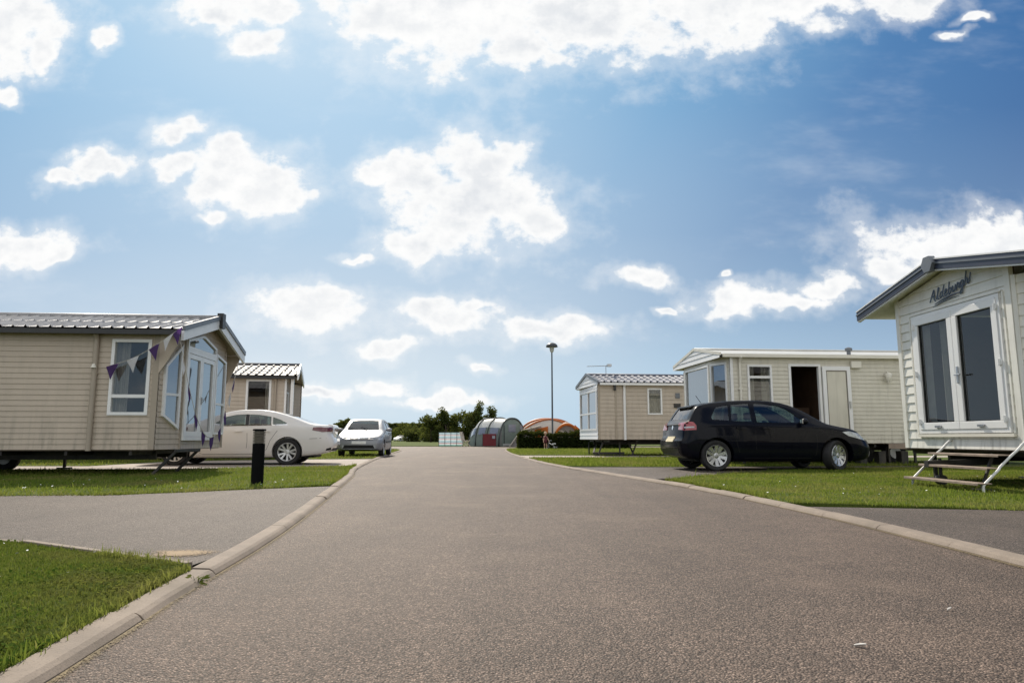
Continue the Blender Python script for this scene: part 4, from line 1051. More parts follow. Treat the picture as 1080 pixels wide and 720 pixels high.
        if skirt:
            es = [e for e in bm.edges if len(e.link_faces) == 1]; r = bmesh.ops.extrude_edge_only(bm, edges=es)
            dv = {'y': Vector((0,-side,0)), 'x': Vector((1 if side < 0 else -1,0,0)), 'z': Vector((0,0,-1))}[axis]*skirt
            bmesh.ops.translate(bm, vec=dv, verts=[g for g in r['geom'] if isinstance(g, bmesh.types.BMVert)])
        bmesh.ops.recalc_face_normals(bm, faces=bm.faces)
        me = bpy.data.meshes.new(name); bm.to_mesh(me); bm.free(); me.materials.append(M[m])
        if smooth: me.polygons.foreach_set('use_smooth', [True]*len(me.polygons)); me.set_sharp_from_angle(angle=R(40))
        o = bpy.data.objects.new(name, me); COL.objects.link(o); o.parent = parent or s.root; return o
    def line(s, name, pts, axis, side, wd=.008, m='dark', parent=None):
        P = [Vector(p) for p in pts]; a = []; b = []
        for i, p in enumerate(P):
            t = (P[min(i+1,len(P)-1)]-P[max(i-1,0)]).normalized(); n = Vector((-t.y, t.x))*wd/2; a.append(tuple(p+n)); b.append(tuple(p-n))
        return s.decal(name, a+b[::-1], axis, side, m, off=.0015, parent=parent, step=.2)
    def wheel(s, x, side, style, steer=0.0, rim='alloy', r=None, wdt=.205):
        r = r or s.P['wr']; y = side*(s.w(x)-.015-wdt/2); h = wdt/2; rr = r*.70
        w = empty('wheel', (x, y, r), 0); w.parent = s.root; w.rotation_euler = (0, 0, steer)
        q = side
        mb = MB(); mb.lathe([(rr,-h*.86),(r*.80,-h),(r*.93,-h*.98),(r*.985,-h*.8),(r,-h*.55),(r,h*.55),(r*.985,h*.8),(r*.93,h*.98),(r*.80,h),(rr,h*.86)], 44, 'y')
        for k in (-.3, .3): mb.lathe([(r*1.001,(k-.05)*h*2*.6),(r*1.002,k*h*1.2),(r*1.001,(k+.05)*h*1.2)], 44, 'y')
        mb.build('tyre', M['rubber'], w, smooth=True, angle=40)
        mb = MB(); f = q*h
        mb.lathe([(rr*1.01,f*.90),(rr*.985,f*.97),(rr*.93,f*.93),(rr*.90,f*.55),(rr*.88,-f*.6)], 40, 'y')
        mb.lathe([(0,f*.80),(.028,f*.80),(.034,f*.74),(.066,f*.70),(.074,f*.40),(0,f*.40)], 24, 'y')
        n = {'ten': 10, 'five': 10, 'cover': 7}[style]
        for k in range(n):
            if style == 'five': ang = 2*math.pi*(k//2)/5 + (.17 if k % 2 else -.17); wi, wo = .024, .030; a2 = 2*math.pi*(k//2)/5 + (.27 if k % 2 else -.27)
            elif style == 'ten': ang = 2*math.pi*(k//2)/5+(.24 if k % 2 else -.24); a2 = 2*math.pi*(k//2)/5+(.36 if k % 2 else -.36); wi, wo = .028, .052
            else: ang = a2 = 2*math.pi*k/n; wi, wo = .05, .075
            d0 = Vector((math.cos(ang),0,math.sin(ang))); d1 = Vector((math.cos(a2),0,math.sin(a2)))
            p0 = d0*.055; p1 = d1*rr*.93; t0 = Vector((-d0.z,0,d0.x)); t1 = Vector((-d1.z,0,d1.x)); Y = Vector((0,1,0))
            v = [p0-t0*wi+Y*f*.50, p0+t0*wi+Y*f*.50, p1+t1*wo+Y*f*.62, p1-t1*wo+Y*f*.62, p0-t0*wi*.8+Y*f*.74, p0+t0*wi*.8+Y*f*.74, p1+t1*wo*.75+Y*f*.90, p1-t1*wo*.75+Y*f*.90]
            mb.hexa(v)
        mb.build('rim', M[rim], w, smooth=True, angle=35)
        mb = MB(); mb.lathe([(0,f*.30),(rr*.86,f*.30),(rr*.86,-f*.8),(0,-f*.8)], 28, 'y'); mb.build('brake_disc', M['dark'], w)
        return w
    def mirror(s, x, z, side, m):
        y = side*(s.w(x)*.965); mb = MB()
        pts = []
        for t, rw, rh in ((0,.035,.03),(.06,.055,.05),(.12,.085,.07),(.20,.075,.062),(.235,.03,.03)):
            pts.append((t, rw, rh))
        vs = []; n = 12
        for t, rw, rh in pts:
            for j in range(n): a = 2*math.pi*j/n; vs.append((x-.05+rw*math.cos(a)*.75+.05*(t > .1)*0, y+side*(t-.02), z+.03+rh*math.sin(a)))
        fs = [(k*n+j, k*n+(j+1)%n, (k+1)*n+(j+1)%n, (k+1)*n+j) for k in range(len(pts)-1) for j in range(n)]+[tuple(range(n)), tuple(range((len(pts)-1)*n, len(pts)*n))]
        mb.add(vs, fs); o = mb.build('door_mirror', M[m], s.root, smooth=True)
        gb = MB(); gb.box(x+.012, x+.016, min(y+side*.07,y+side*.185), max(y+side*.07,y+side*.185), z-.015, z+.07); gb.build('mirror_glass', M['chrome'], o)
    def seats(s, front, rear, zf=.44):
        for x, hw in ((front, .25), (rear, .55)):
            for y in ((-.36, .36) if hw < .5 else (0,)):
                mb = MB(); mb.box(x-.25,x+.25,y-hw,y+hw,zf,zf+.16); mb.hexa([(x+.18,y-hw,zf+.1),(x+.34,y-hw,zf+.1),(x+.34,y+hw,zf+.1),(x+.18,y+hw,zf+.1),(x+.34,y-hw*.86,zf+.60),(x+.44,y-hw*.86,zf+.60),(x+.44,y+hw*.86,zf+.60),(x+.34,y+hw*.86,zf+.60)])
                for hy in ((y,) if hw < .5 else (-.33,.33)): mb.box(x+.38,x+.46,hy-.13,hy+.13,zf+.62,zf+.78)
                mb.build('seat', M['seat'], s.root, bevel=.03)
        mb = MB(); mb.box(front-.85, front-.45, -.66, .66, .62, .92); mb.build('dashboard', M['seat'], s.root, bevel=.05)
        mb = MB(); ca, sa = math.cos(.45), math.sin(.45)
        ring = [(front-.40+.18*math.sin(t)*sa, .36*s.P.get('drive',1)+.18*math.cos(t), .93+.18*math.sin(t)*ca) for t in [2*math.pi*i/24 for i in range(25)]]
        mb.tube(ring, .014, 6); mb.tube([(front-.40,.36*s.P.get('drive',1),.93),(front-.60,.36*s.P.get('drive',1),.85)], .03, 8); mb.build('steering_wheel', M['seat'], s.root, smooth=True)

def glaze(c, wins, pane='g_car'):
    for kind, poly, nm in wins:
        if kind == 'y':
            for sd in (-1, 1): c.decal(nm, poly, 'y', sd, pane, off=-.012, grow=.006)
        elif kind == 'x-': c.decal(nm, poly, 'x', -1, pane, off=-.010, grow=.008)
        elif kind == 'x+': c.decal(nm, poly, 'x', 1, pane, off=-.010, grow=.008)
def mesh_to_side(c, fn):
    for sd in (-1, 1): fn(sd)

# ---- black five-door hatchback
G = dict(L=4.20, wr=.316, drive=1,
    top=[(0,.70),(.10,.76),(.35,.845),(.75,.925),(1.02,.985),(1.22,1.10),(1.55,1.285),(1.85,1.405),(2.15,1.462),(2.5,1.482),(2.9,1.475),(3.3,1.445),(3.62,1.40),(3.76,1.36),(3.90,1.20),(4.02,1.06),(4.10,1.01),(4.2,.985)],
    belt=[(0,.60),(.3,.74),(.8,.86),(1.1,.905),(1.6,.93),(2.5,.95),(3.2,.975),(3.7,.985),(4.2,.95)],
    w=[(0,.66),(.12,.75),(.35,.83),(.7,.872),(1.4,.89),(2.4,.893),(3.3,.89),(3.8,.87),(4.05,.83),(4.2,.77)],
    low=[(0,.24),(.3,.20),(.9,.19),(3.4,.19),(3.9,.24),(4.2,.30)],
    nose=[(.1,.10),(.25,.03),(.45,0),(.60,.03),(.75,.16),(.95,.4),(1.5,.8)],
    tail=[(.1,.16),(.30,.06),(.45,0),(.62,0),(.68,.05),(.85,.075),(1.0,.10),(1.4,.12)])
g = Car('parked_car', G, 'p_black', 'black five-door hatchback parked side-on on the right grass plot')
gw = [('y',[(1.50,.985),(1.60,1.075),(1.86,1.275),(2.02,1.345),(2.30,1.392),(2.56,1.402),(2.56,1.005)],'side_window'),
      ('y',[(2.66,1.008),(2.66,1.402),(3.05,1.378),(3.10,1.03)],'side_window'),
      ('y',[(3.15,1.035),(3.11,1.372),(3.38,1.325),(3.52,1.10),(3.50,1.06)],'quarter_window'),
      ('x-',[(-.60,1.03),(.60,1.03),(.50,1.36),(.25,1.385),(-.25,1.385),(-.50,1.36)],'windscreen'),
      ('x+',[(-.56,1.075),(.56,1.075),(.50,1.32),(-.50,1.32)],'rear_window')]
g.cut((1.22,3.95), [w[:2] for w in gw], (.88,3.455), .362); glaze(g, gw)
for sd in (-1, 1):
    hl = g.decal('headlight', [(.20,.62),(.62,.72),(.74,.80),(.58,.815),(.34,.765),(.16,.70)], 'y', sd, 'headlens', .006, .03)
    g.decal('headlight_front', [(sd*.44,.60),(sd*.66,.62),(sd*.66,.74),(sd*.46,.70)], 'x', -1, 'headlens', .006, .02)
    tl = g.decal('tail_light', [(3.86,.845),(4.10,.83),(4.14,.84),(4.135,.985),(4.05,1.02),(3.90,1.0),(3.855,.93)], 'y', sd, 'redlens', .008, .03)
    g.decal('lamp_stripe', [(3.90,.885),(4.125,.875),(4.125,.905),(3.90,.915)], 'y', sd, 'headlens', .010, .0, parent=tl)
    g.decal('tail_light', [(sd*.42,.85),(sd*.72,.84),(sd*.72,1.0),(sd*.44,.985)], 'x', 1, 'redlens', .008, .03)
    d1 = g.line('door_gap', [(1.33,.90),(1.30,.6),(1.34,.33),(1.45,.26)], 'y', sd); g.line('door_gap', [(2.61,1.0),(2.62,.6),(2.60,.26)], 'y', sd)
    g.line('door_gap', [(3.12,1.02),(3.13,.85),(3.03,.62),(2.98,.40),(2.86,.27)], 'y', sd); g.line('sill_gap', [(1.45,.262),(2.86,.268)], 'y', sd)
    for x in (2.40, 2.92): g.decal('door_handle', [(x-.10,.86),(x+.10,.868),(x+.10,.895),(x-.10,.887)], 'y', sd, 'p_black', .028, .03)
    g.decal('fuel_flap' if sd > 0 else 'rubbing_strip', [(1.42,.50),(2.9,.52),(2.9,.545),(1.42,.525)], 'y', sd, 'p_black', .010, .012)
    g.mirror(1.66, .985, sd, 'p_black')
    for wx, st_ in ((.88, .45), (3.455, 0)): g.wheel(wx, sd, 'ten', st_, 'alloy')
g.decal('number_plate', [(-.26,.60),(.26,.60),(.26,.71),(-.26,.71)], 'x', 1, 'plate_y', .012, .012)
g.decal('rear_bumper', [(-.62,.32),(.62,.32),(.60,.45),(-.60,.45)], 'x', 1, 'black_pl', .006, .0)
g.decal('tailgate_badge', [(.05*math.cos(t), .90+.05*math.sin(t)) for t in [2*math.pi*i/16 for i in range(16)]], 'x', 1, 'chrome', .008, .008)
g.decal('grille', [(-.40,.60),(.40,.60),(.40,.66),(-.40,.66)], 'x', -1, 'dark', .003); g.decal('air_intake', [(-.55,.28),(.55,.28),(.45,.44),(-.45,.44)], 'x', -1, 'dark', .003)
mb = MB(); mb.hexa([(3.52,-.50,1.38),(3.84,-.50,1.325),(3.84,.50,1.325),(3.52,.50,1.38),(3.52,-.48,1.418),(3.84,-.48,1.352),(3.84,.48,1.352),(3.52,.48,1.418)]); mb.build('roof_spoiler', M['p_black'], g.root, bevel=.006)
mb = MB(); mb.tube([(3.45,0,1.44),(3.56,0,1.60)], .006, 6); mb.build('aerial', M['black_pl'], g.root)
mb = MB(); mb.box(.5,3.8,-.60,.60,.19,.26); mb.build('underbody', M['dark'], g.root)
g.seats(2.15, 3.0)
yaw = R(4); hx = 4.21+3.455*math.cos(yaw)
# local +x points to the tail: turn the car so that its nose faces +X
g.root.rotation_euler = (0,0,math.pi+yaw)
def seat_car(c, rear_axle_x, px, py, heading):
    """put the near-side rear wheel's contact point at (px,py); heading = direction of the nose"""
    c.root.rotation_euler = (0,0,heading+math.pi)
    return c
c_, s_ = math.cos(math.pi+yaw), math.sin(math.pi+yaw)
lx, ly = 3.455, .78     # near (camera-side) rear wheel in local coordinates
g.root.location = (4.21-(lx*c_-ly*s_), 14.62-(lx*s_+ly*c_), .03)

# ---- pearl white four-door coupe saloon
Cc = dict(L=4.80, wr=.33, drive=1,
    top=[(0,.66),(.12,.73),(.45,.83),(.95,.915),(1.25,.97),(1.5,1.085),(1.85,1.25),(2.15,1.355),(2.5,1.408),(2.85,1.415),(3.2,1.38),(3.55,1.295),(3.85,1.19),(4.1,1.095),(4.25,1.045),(4.5,1.025),(4.68,1.015),(4.76,.99),(4.8,.95)],
    belt=[(0,.58),(.4,.72),(.9,.84),(1.3,.89),(2.0,.925),(3.0,.955),(3.8,.975),(4.3,.965),(4.8,.90)],
    w=[(0,.62),(.12,.74),(.4,.85),(.9,.905),(1.8,.925),(3.0,.928),(3.8,.92),(4.3,.885),(4.62,.82),(4.8,.70)],
    low=[(0,.24),(.3,.19),(.9,.18),(3.6,.19),(4.3,.24),(4.8,.33)],
    nose=[(.1,.10),(.25,.03),(.45,0),(.62,.03),(.75,.15),(.95,.35),(1.5,.8)],
    tail=[(.1,.2),(.33,.08),(.5,0),(.65,.02),(.8,.08),(.95,.05),(1.05,.0),(1.4,.1)])
def white_saloon(label, cat='car'):
    c = Car('parked_car', Cc, 'p_white', label, cat)
    cw = [('y',[(1.72,.985),(1.86,1.085),(2.10,1.205),(2.35,1.262),(2.58,1.275),(2.60,.985)],'side_window'),
          ('y',[(2.70,.985),(2.68,1.275),(2.95,1.262),(3.22,1.215),(3.24,1.0)],'side_window'),
          ('y',[(3.28,1.005),(3.26,1.205),(3.45,1.145),(3.62,1.055),(3.60,1.03)],'quarter_window'),
          ('x-',[(-.62,1.02),(.62,1.02),(.50,1.31),(.22,1.335),(-.22,1.335),(-.50,1.31)],'windscreen'),
          ('z',[(3.50,-.50),(3.50,.50),(4.12,.58),(4.12,-.58)],'rear_window')]
    c.cut((1.40,4.02), [w[:2] for w in cw], (.95,3.66), .372); glaze(c, cw)
    c.decal('rear_window', [(3.48,-.51),(3.48,.51),(4.14,.59),(4.14,-.59)], 'z', 1, 'g_front', -.004)
    for sd in (-1, 1):
        c.decal('window_trim', [(2.605,.985),(2.585,1.275),(2.675,1.275),(2.695,.985)], 'y', sd, 'black_pl', .002)
        c.decal('window_trim', [(1.66,.962),(1.70,.982),(3.63,1.025),(3.66,1.005)], 'y', sd, 'chrome', .004)
        c.decal('tail_light', [(4.26,.875),(4.50,.83),(4.70,.84),(4.72,.93),(4.45,.955),(4.28,.945)], 'y', sd, 'redlens_d', .008, .03)
        c.decal('tail_light', [(sd*.40,.86),(sd*.70,.84),(sd*.70,.95),(sd*.42,.94)], 'x', 1, 'redlens_d', .008, .03)
        c.decal('headlight', [(.18,.62),(.60,.70),(.82,.80),(.55,.80),(.25,.73)], 'y', sd, 'headlens', .006, .03)
        c.line('door_gap', [(1.50,.92),(1.44,.6),(1.50,.34),(1.62,.27)], 'y', sd); c.line('door_gap', [(2.66,.97),(2.68,.6),(2.66,.27)], 'y', sd)
        c.line('door_gap', [(3.42,1.0),(3.40,.86),(3.24,.62),(3.16,.40),(3.02,.28)], 'y', sd); c.line('sill_gap', [(1.62,.275),(3.02,.282)], 'y', sd); c.line('bumper_gap', [(4.20,.66),(4.62,.68)], 'y', sd)
        for x in (2.46, 3.14): c.decal('door_handle', [(x-.10,.825),(x+.10,.835),(x+.10,.86),(x-.10,.85)], 'y', sd, 'p_white', .028, .03)
        c.decal('bumper_reflector', [(4.60,.36),(4.76,.38),(4.76,.45),(4.62,.41)], 'y', sd, 'dark', .006, .0)
        c.mirror(1.82, .985, sd, 'p_white')
        for wx in (.95, 3.66): c.wheel(wx, sd, 'five', 0, 'alloy_b')
    c.decal('boot_lip', [(4.62,-.62),(4.62,.62),(4.75,.56),(4.75,-.56)], 'z', 1, 'p_white', .022, .03)
    c.decal('number_plate', [(-.26,.70),(.26,.70),(.26,.81),(-.26,.81)], 'x', 1, 'plate_y', .010, .01)
    c.decal('diffuser', [(-.66,.33),(.66,.33),(.62,.42),(-.62,.42)], 'x', 1, 'dark', .006)
    mb = MB(); mb.box(.5,4.3,-.62,.62,.18,.26); mb.build('underbody', M['dark'], c.root)
    c.seats(2.35, 3.15, .40); return c
wc = white_saloon('pearl white four-door saloon parked side-on between the two left taupe caravans')
# nose faces -X: local axes as they are
yw = R(7); wc.root.rotation_euler = (0,0,yw)
wc.root.location = (-5.71-(3.66*math.cos(yw)+.81*math.sin(yw)), 17.95-(3.66*math.sin(yw)-.81*math.cos(yw)), .03)
# two white cars far away across the camping field
for (x, y, rz, lab) in ((-28.2,170,R(62),'distant white car nearer the silver car, half hidden by the field edge'), (-24.3,168,R(48),'distant white car before the far hedgerow, further from the silver car')):
    far_car = copy_tree(wc.root); far_car.location = (x, y, .0); far_car.rotation_euler = (0,0,rz); tag(far_car, lab, 'car', 'distant cars on the camping field')

# ---- silver hatchback, nose to the camera
Sv = dict(L=4.05, wr=.295, drive=1,
    top=[(0,.66),(.08,.715),(.35,.80),(.75,.885),(1.0,.95),(1.25,1.10),(1.6,1.29),(1.9,1.395),(2.25,1.43),(2.8,1.43),(3.3,1.395),(3.6,1.33),(3.8,1.16),(3.95,1.0),(4.05,.95)],
    belt=[(0,.60),(.3,.74),(.8,.85),(1.1,.90),(2,.925),(3.2,.94),(3.7,.95),(4.05,.92)],
    w=[(0,.70),(.10,.77),(.3,.825),(.7,.845),(1.5,.855),(2.6,.855),(3.4,.845),(3.85,.80),(4.05,.72)],
    low=[(0,.26),(.3,.21),(.9,.20),(3.3,.20),(4.05,.30)],
    nose=[(.1,.08),(.25,.02),(.45,0),(.58,.02),(.72,.10),(.9,.3),(1.5,.8)], tail=[(.1,.1),(.4,0),(.6,0),(.9,.08),(1.4,.1)])
sv = Car('parked_car', Sv, 'p_silver', 'silver hatchback facing the camera beside the left kerb')
sw = [('x-',[(-.60,.985),(.60,.985),(.505,1.345),(.25,1.362),(-.25,1.362),(-.505,1.345)],'windscreen'),
      ('x+',[(-.50,1.04),(.50,1.04),(.44,1.30),(-.44,1.30)],'rear_window'),
      ('y',[(1.48,.965),(1.62,1.075),(1.86,1.245),(2.1,1.325),(2.42,1.345),(2.42,.975)],'side_window'),
      ('y',[(2.52,.978),(2.52,1.345),(3.0,1.32),(3.36,1.22),(3.42,1.0)],'side_window')]
sv.cut((1.18,3.72), [w[:2] for w in sw], (.82,3.33), .335); glaze(sv, sw)
for sd in (-1, 1):
    sv.decal('headlight', [(sd*.36,.60),(sd*.66,.60),(sd*.68,.66),(sd*.66,.725),(sd*.40,.69)], 'x', -1, 'headlens_g', .008, .03)
    sv.decal('indicator', [(.12,.60),(.30,.62),(.34,.70),(.16,.66)], 'y', sd, 'headlens', .006, .02)
    sv.decal('fog_light', [(sd*.46,.34),(sd*.60,.34),(sd*.60,.42),(sd*.46,.42)], 'x', -1, 'headlens', .004, .01)
    sv.line('door_gap', [(1.26,.90),(1.25,.6),(1.30,.32)], 'y', sd); sv.line('door_gap', [(2.47,.97),(2.49,.6),(2.47,.27)], 'y', sd)
    sv.decal('rubbing_strip', [(1.3,.50),(2.9,.52),(2.9,.58),(1.3,.56)], 'y', sd, 'black_pl', .012, .014)
    sv.decal('door_handle', [(2.2,.84),(2.38,.845),(2.38,.88),(2.2,.875)], 'y', sd, 'black_pl', .028, .03)
    sv.decal('tail_light', [(3.74,.72),(3.94,.72),(3.93,.95),(3.78,.95)], 'y', sd, 'redlens', .006, .02)
    sv.mirror(1.60, .965, sd, 'p_silver')
    for wx in (.82, 3.33): sv.wheel(wx, sd, 'cover', 0, 'alloy', wdt=.185)
gr = sv.decal('grille', [(-.31,.625),(.31,.625),(.34,.70),(.10,.715),(-.10,.715),(-.34,.70)], 'x', -1, 'dark', .006)
sv.decal('grille_bar', [(-.32,.655),(.32,.655),(.32,.672),(-.32,.672)], 'x', -1, 'chrome', .010, parent=gr)
sv.decal('grille_badge', [(.055*math.cos(t), .668+.045*math.sin(t)) for t in [2*math.pi*i/16 for i in range(16)]], 'x', -1, 'chrome', .016, .01, parent=gr)
sv.decal('air_intake', [(-.58,.30),(.58,.30),(.52,.42),(-.52,.42)], 'x', -1, 'dark', .005)
np_ = sv.decal('number_plate', [(-.26,.465),(.26,.465),(.26,.565),(-.26,.565)], 'x', -1, 'plate_w', .012, .012)
sv.line('bumper_gap', [(-.70,.595),(.70,.595)], 'x', -1)
mb = MB(); mb.box(.4,3.7,-.58,.58,.20,.27); mb.build('underbody', M['dark'], sv.root)
for y in (-.35, .15): 
    mb = MB(); mb.tube([(1.02,y,.99),(1.22,y+.45,1.10)], .009, 5); mb.build('wiper', M['black_pl'], sv.root)
sv.seats(2.05, 2.85)
sv.root.rotation_euler = (0,0,R(90+4)); sv.root.location = (-5.60,25.7,.03)
# ------------------------------------------------------------------ trees, hedges
def leaf_cloud(blobs, n, size, flat=.0):
    """leaf-sized quads spread through a set of ellipsoid clumps ((x,y,z),(rx,ry,rz))"""
    wts = np.array([b[1][0]*b[1][1]*b[1][2] for b in blobs])**.7; wts /= wts.sum()
    k = nrng.choice(len(blobs), n, p=wts); C = np.array([b[0] for b in blobs])[k]; RR = np.array([b[1] for b in blobs])[k]
    d = nrng.normal(size=(n,3)); d /= np.linalg.norm(d, axis=1)[:,None]; r = nrng.random(n)**.45*nrng.uniform(.8,1.12,n)
    P = C+d*r[:,None]*RR; P[:,2] = np.maximum(P[:,2], .03)
    a = nrng.normal(size=(n,3)); a /= np.linalg.norm(a, axis=1)[:,None]; b = np.cross(a, nrng.normal(size=(n,3))); b /= np.linalg.norm(b, axis=1)[:,None]
    L = size*nrng.uniform(.6,1.4,n)[:,None]
    V = np.stack([P-a*L, P+b*L*.5, P+a*L, P-b*L*.5], 1).reshape(-1,3); F = np.arange(n*4).reshape(n,4)
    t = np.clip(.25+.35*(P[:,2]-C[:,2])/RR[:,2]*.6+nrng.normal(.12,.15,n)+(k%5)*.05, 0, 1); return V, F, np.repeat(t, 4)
def tree(x, y, h, spread, label, group, n=2600, size=.22, seed=0, crown_base=.18):
    r = random.Random(seed); t = empty('tree', (x, y, 0), 0, label, 'tree', group)
    mb = MB(); mb.tube([(0,0,0),(.05,0,h*.25),(-.05,.05,h*.5),(0,0,h*.8)], [h*.035,h*.028,h*.018,h*.006], 8)
    bl = []
    for k in range(11):
        a = r.uniform(0,6.28); z = h*r.uniform(crown_base+.08,.82); q = spread*r.uniform(.25,.85)*(1-.5*max(0,z/h-.5))
        p = (math.cos(a)*q, math.sin(a)*q, z); mb.tube([(0,0,z*.6),(p[0]*.5,p[1]*.5,z*.85),p], [h*.014,h*.009,h*.003], 5)
        s_ = spread*r.uniform(.30,.52); bl.append((p, (s_, s_, s_*r.uniform(.7,1.1))))
    for k in range(4): s_ = spread*r.uniform(.28,.40); bl.append(((r.uniform(-.35,.35)*spread, r.uniform(-.2,.2)*spread, h*(.66+.08*k)), (s_, s_, h*.15)))
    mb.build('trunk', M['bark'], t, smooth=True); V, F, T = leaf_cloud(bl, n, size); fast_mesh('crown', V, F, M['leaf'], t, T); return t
G1 = 'bushy trees behind the camping field'
for i, (px, Y, h, sp, lab) in enumerate((
    (-13.6,118,4.4,2.5,'bushy tree at the left end of the clump behind the windbreak'),
    (-10.9,116,5.5,2.0,'second bushy tree from the left in the clump behind the windbreak, spiky topped'),
    (-8.3,119,5.2,2.6,'rounded mid-height tree in the middle of the clump'),
    (-6.1,117,6.7,2.4,'tallest tree of the clump, above the striped windbreak'),
    (-3.5,118,6.0,2.3,'paler airy tree at the right end of the clump, above the tunnel tent'),
    (-4.6,116,3.8,2.2,'low dark tree just left of the tunnel tent roof'))):
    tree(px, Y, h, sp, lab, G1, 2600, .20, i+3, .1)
for i, (x, y, h, sp, lab) in enumerate(((-27.5,178,4.6,3.4,'dark round bush behind the silver car roof, left of the hedgerow'), (-23.0,182,3.4,3.0,'low dark bush between distant white cars and the tree clump'), (-14.8,130,2.7,2.4,'low dark bush at the foot of the tree clump, left side'), (-10.8,126,3.0,2.4,'low dark bush behind the striped windbreak'), (-17.8,132,2.4,2.6,'low bush nearest the distant cars, left of the tree clump'), (-19.3,82,2.8,1.3,'small dark bush between the white saloon and the silver car'))):
    tree(x, y, h, sp, lab, 'dark bushes along the far field edge', 1700, .24, i+30, .0)
def hedge(name, x0, x1, y0, y1, h, n, size, label, m='hedge'):
    t = empty(name, ((x0+x1)/2, (y0+y1)/2, 0), 0, label, 'hedge'); cx, cy = (x0+x1)/2, (y0+y1)/2
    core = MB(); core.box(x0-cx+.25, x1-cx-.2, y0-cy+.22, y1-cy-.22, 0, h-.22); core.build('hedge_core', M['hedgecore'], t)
    u = nrng.uniform(0, 1, (n,3)); P = np.column_stack([x0-cx+u[:,0]*(x1-x0), y0-cy+u[:,1]*(y1-y0), .02+u[:,2]*h]); w = nrng.integers(0, 3, n)
    wob = .09*np.sin(P[:,0]*2.1+1)+.07*np.sin(P[:,0]*5.3)+nrng.normal(0,.05,n); top = w == 0; P[top,2] = h+wob[top]-.06+nrng.exponential(.04, top.sum())
    fr = w == 1; P[fr,1] = y0-cy+.08+wob[fr]*.6; en = (w == 2); P[en,0] = np.where(u[en,0] < .5, x0-cx+.1+nrng.normal(0,.08,en.sum()), P[en,0]); P[:,2] = np.where(w == 2, P[:,2]*.98, P[:,2])
    a = nrng.normal(size=(n,3)); a /= np.linalg.norm(a, axis=1)[:,None]; b = np.cross(a, nrng.normal(size=(n,3))); b /= np.linalg.norm(b, axis=1)[:,None]
    L = size*nrng.uniform(.6,1.4,n)[:,None]; V = np.stack([P-a*L, P+b*L*.55, P+a*L, P-b*L*.55], 1).reshape(-1,3)
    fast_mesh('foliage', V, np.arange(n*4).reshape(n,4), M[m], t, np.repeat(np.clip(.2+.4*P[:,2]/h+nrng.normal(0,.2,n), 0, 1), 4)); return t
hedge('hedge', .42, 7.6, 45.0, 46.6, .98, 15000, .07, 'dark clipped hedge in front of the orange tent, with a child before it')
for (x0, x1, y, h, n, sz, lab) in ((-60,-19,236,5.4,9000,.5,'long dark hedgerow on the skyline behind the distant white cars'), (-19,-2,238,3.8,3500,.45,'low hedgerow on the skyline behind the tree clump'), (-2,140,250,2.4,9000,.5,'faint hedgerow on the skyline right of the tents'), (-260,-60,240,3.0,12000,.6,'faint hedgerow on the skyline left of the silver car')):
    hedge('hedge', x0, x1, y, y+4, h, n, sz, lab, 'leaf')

# ------------------------------------------------------------------ the camping field
M['tent_green'] = mat('grey_green_nylon', (.25,.30,.27), .55, var=.1, scale=3); M['tent_pale'] = mat('pale_tent_roof', (.74,.74,.72), .3, var=.06)
M['tent_dark'] = mat('dark_tent_binding', (.05,.06,.06), .6); M['tent_win'] = mat('tent_window', (.22,.23,.27), .2, coat=.5); M['tent_grey'] = mat('grey_tent_cloth', (.34,.32,.31), .6)
M['cream_cloth'] = mat('cream_tent_cloth', (.66,.61,.54), .6, var=.06); M['orange'] = mat('orange_tent_cloth', (.60,.20,.03), .6, var=.12); M['orange_d'] = mat('dark_orange_pole', (.42,.12,.03), .5)
M['crimson'] = mat('crimson_cloth', (.13,.010,.016), .7); M['paleblue'] = mat('pale_blue_cloth', (.42,.56,.60), .7); M['stripe_r'] = mat('red_stripe', (.40,.10,.10), .7); M['stripe_w'] = mat('white_stripe', (.72,.74,.74), .7); M['stripe_g'] = mat('green_stripe', (.18,.38,.33), .7)
def translucent(k, f=.5):
    m = M[k]; t = NT(m.node_tree); b = t.n['Principled BSDF']; o = t.n['Material Output']; tl = t.node('ShaderNodeBsdfTranslucent')
    src = b.inputs['Base Color'].links[0].from_socket; t.l.new(src, tl.inputs[0]); mx = t.node('ShaderNodeMixShader'); mx.inputs[0].default_value = f
    t.l.new(b.outputs[0], mx.inputs[1]); t.l.new(tl.outputs[0], mx.inputs[2]); t.l.new(mx.outputs[0], o.inputs[0])
for k in ('cream_cloth','orange','tent_grey','tent_green','paleblue','stripe_w','stripe_r','stripe_g','tent_pale','curtain','purple','whiteflag'): translucent(k, .45)
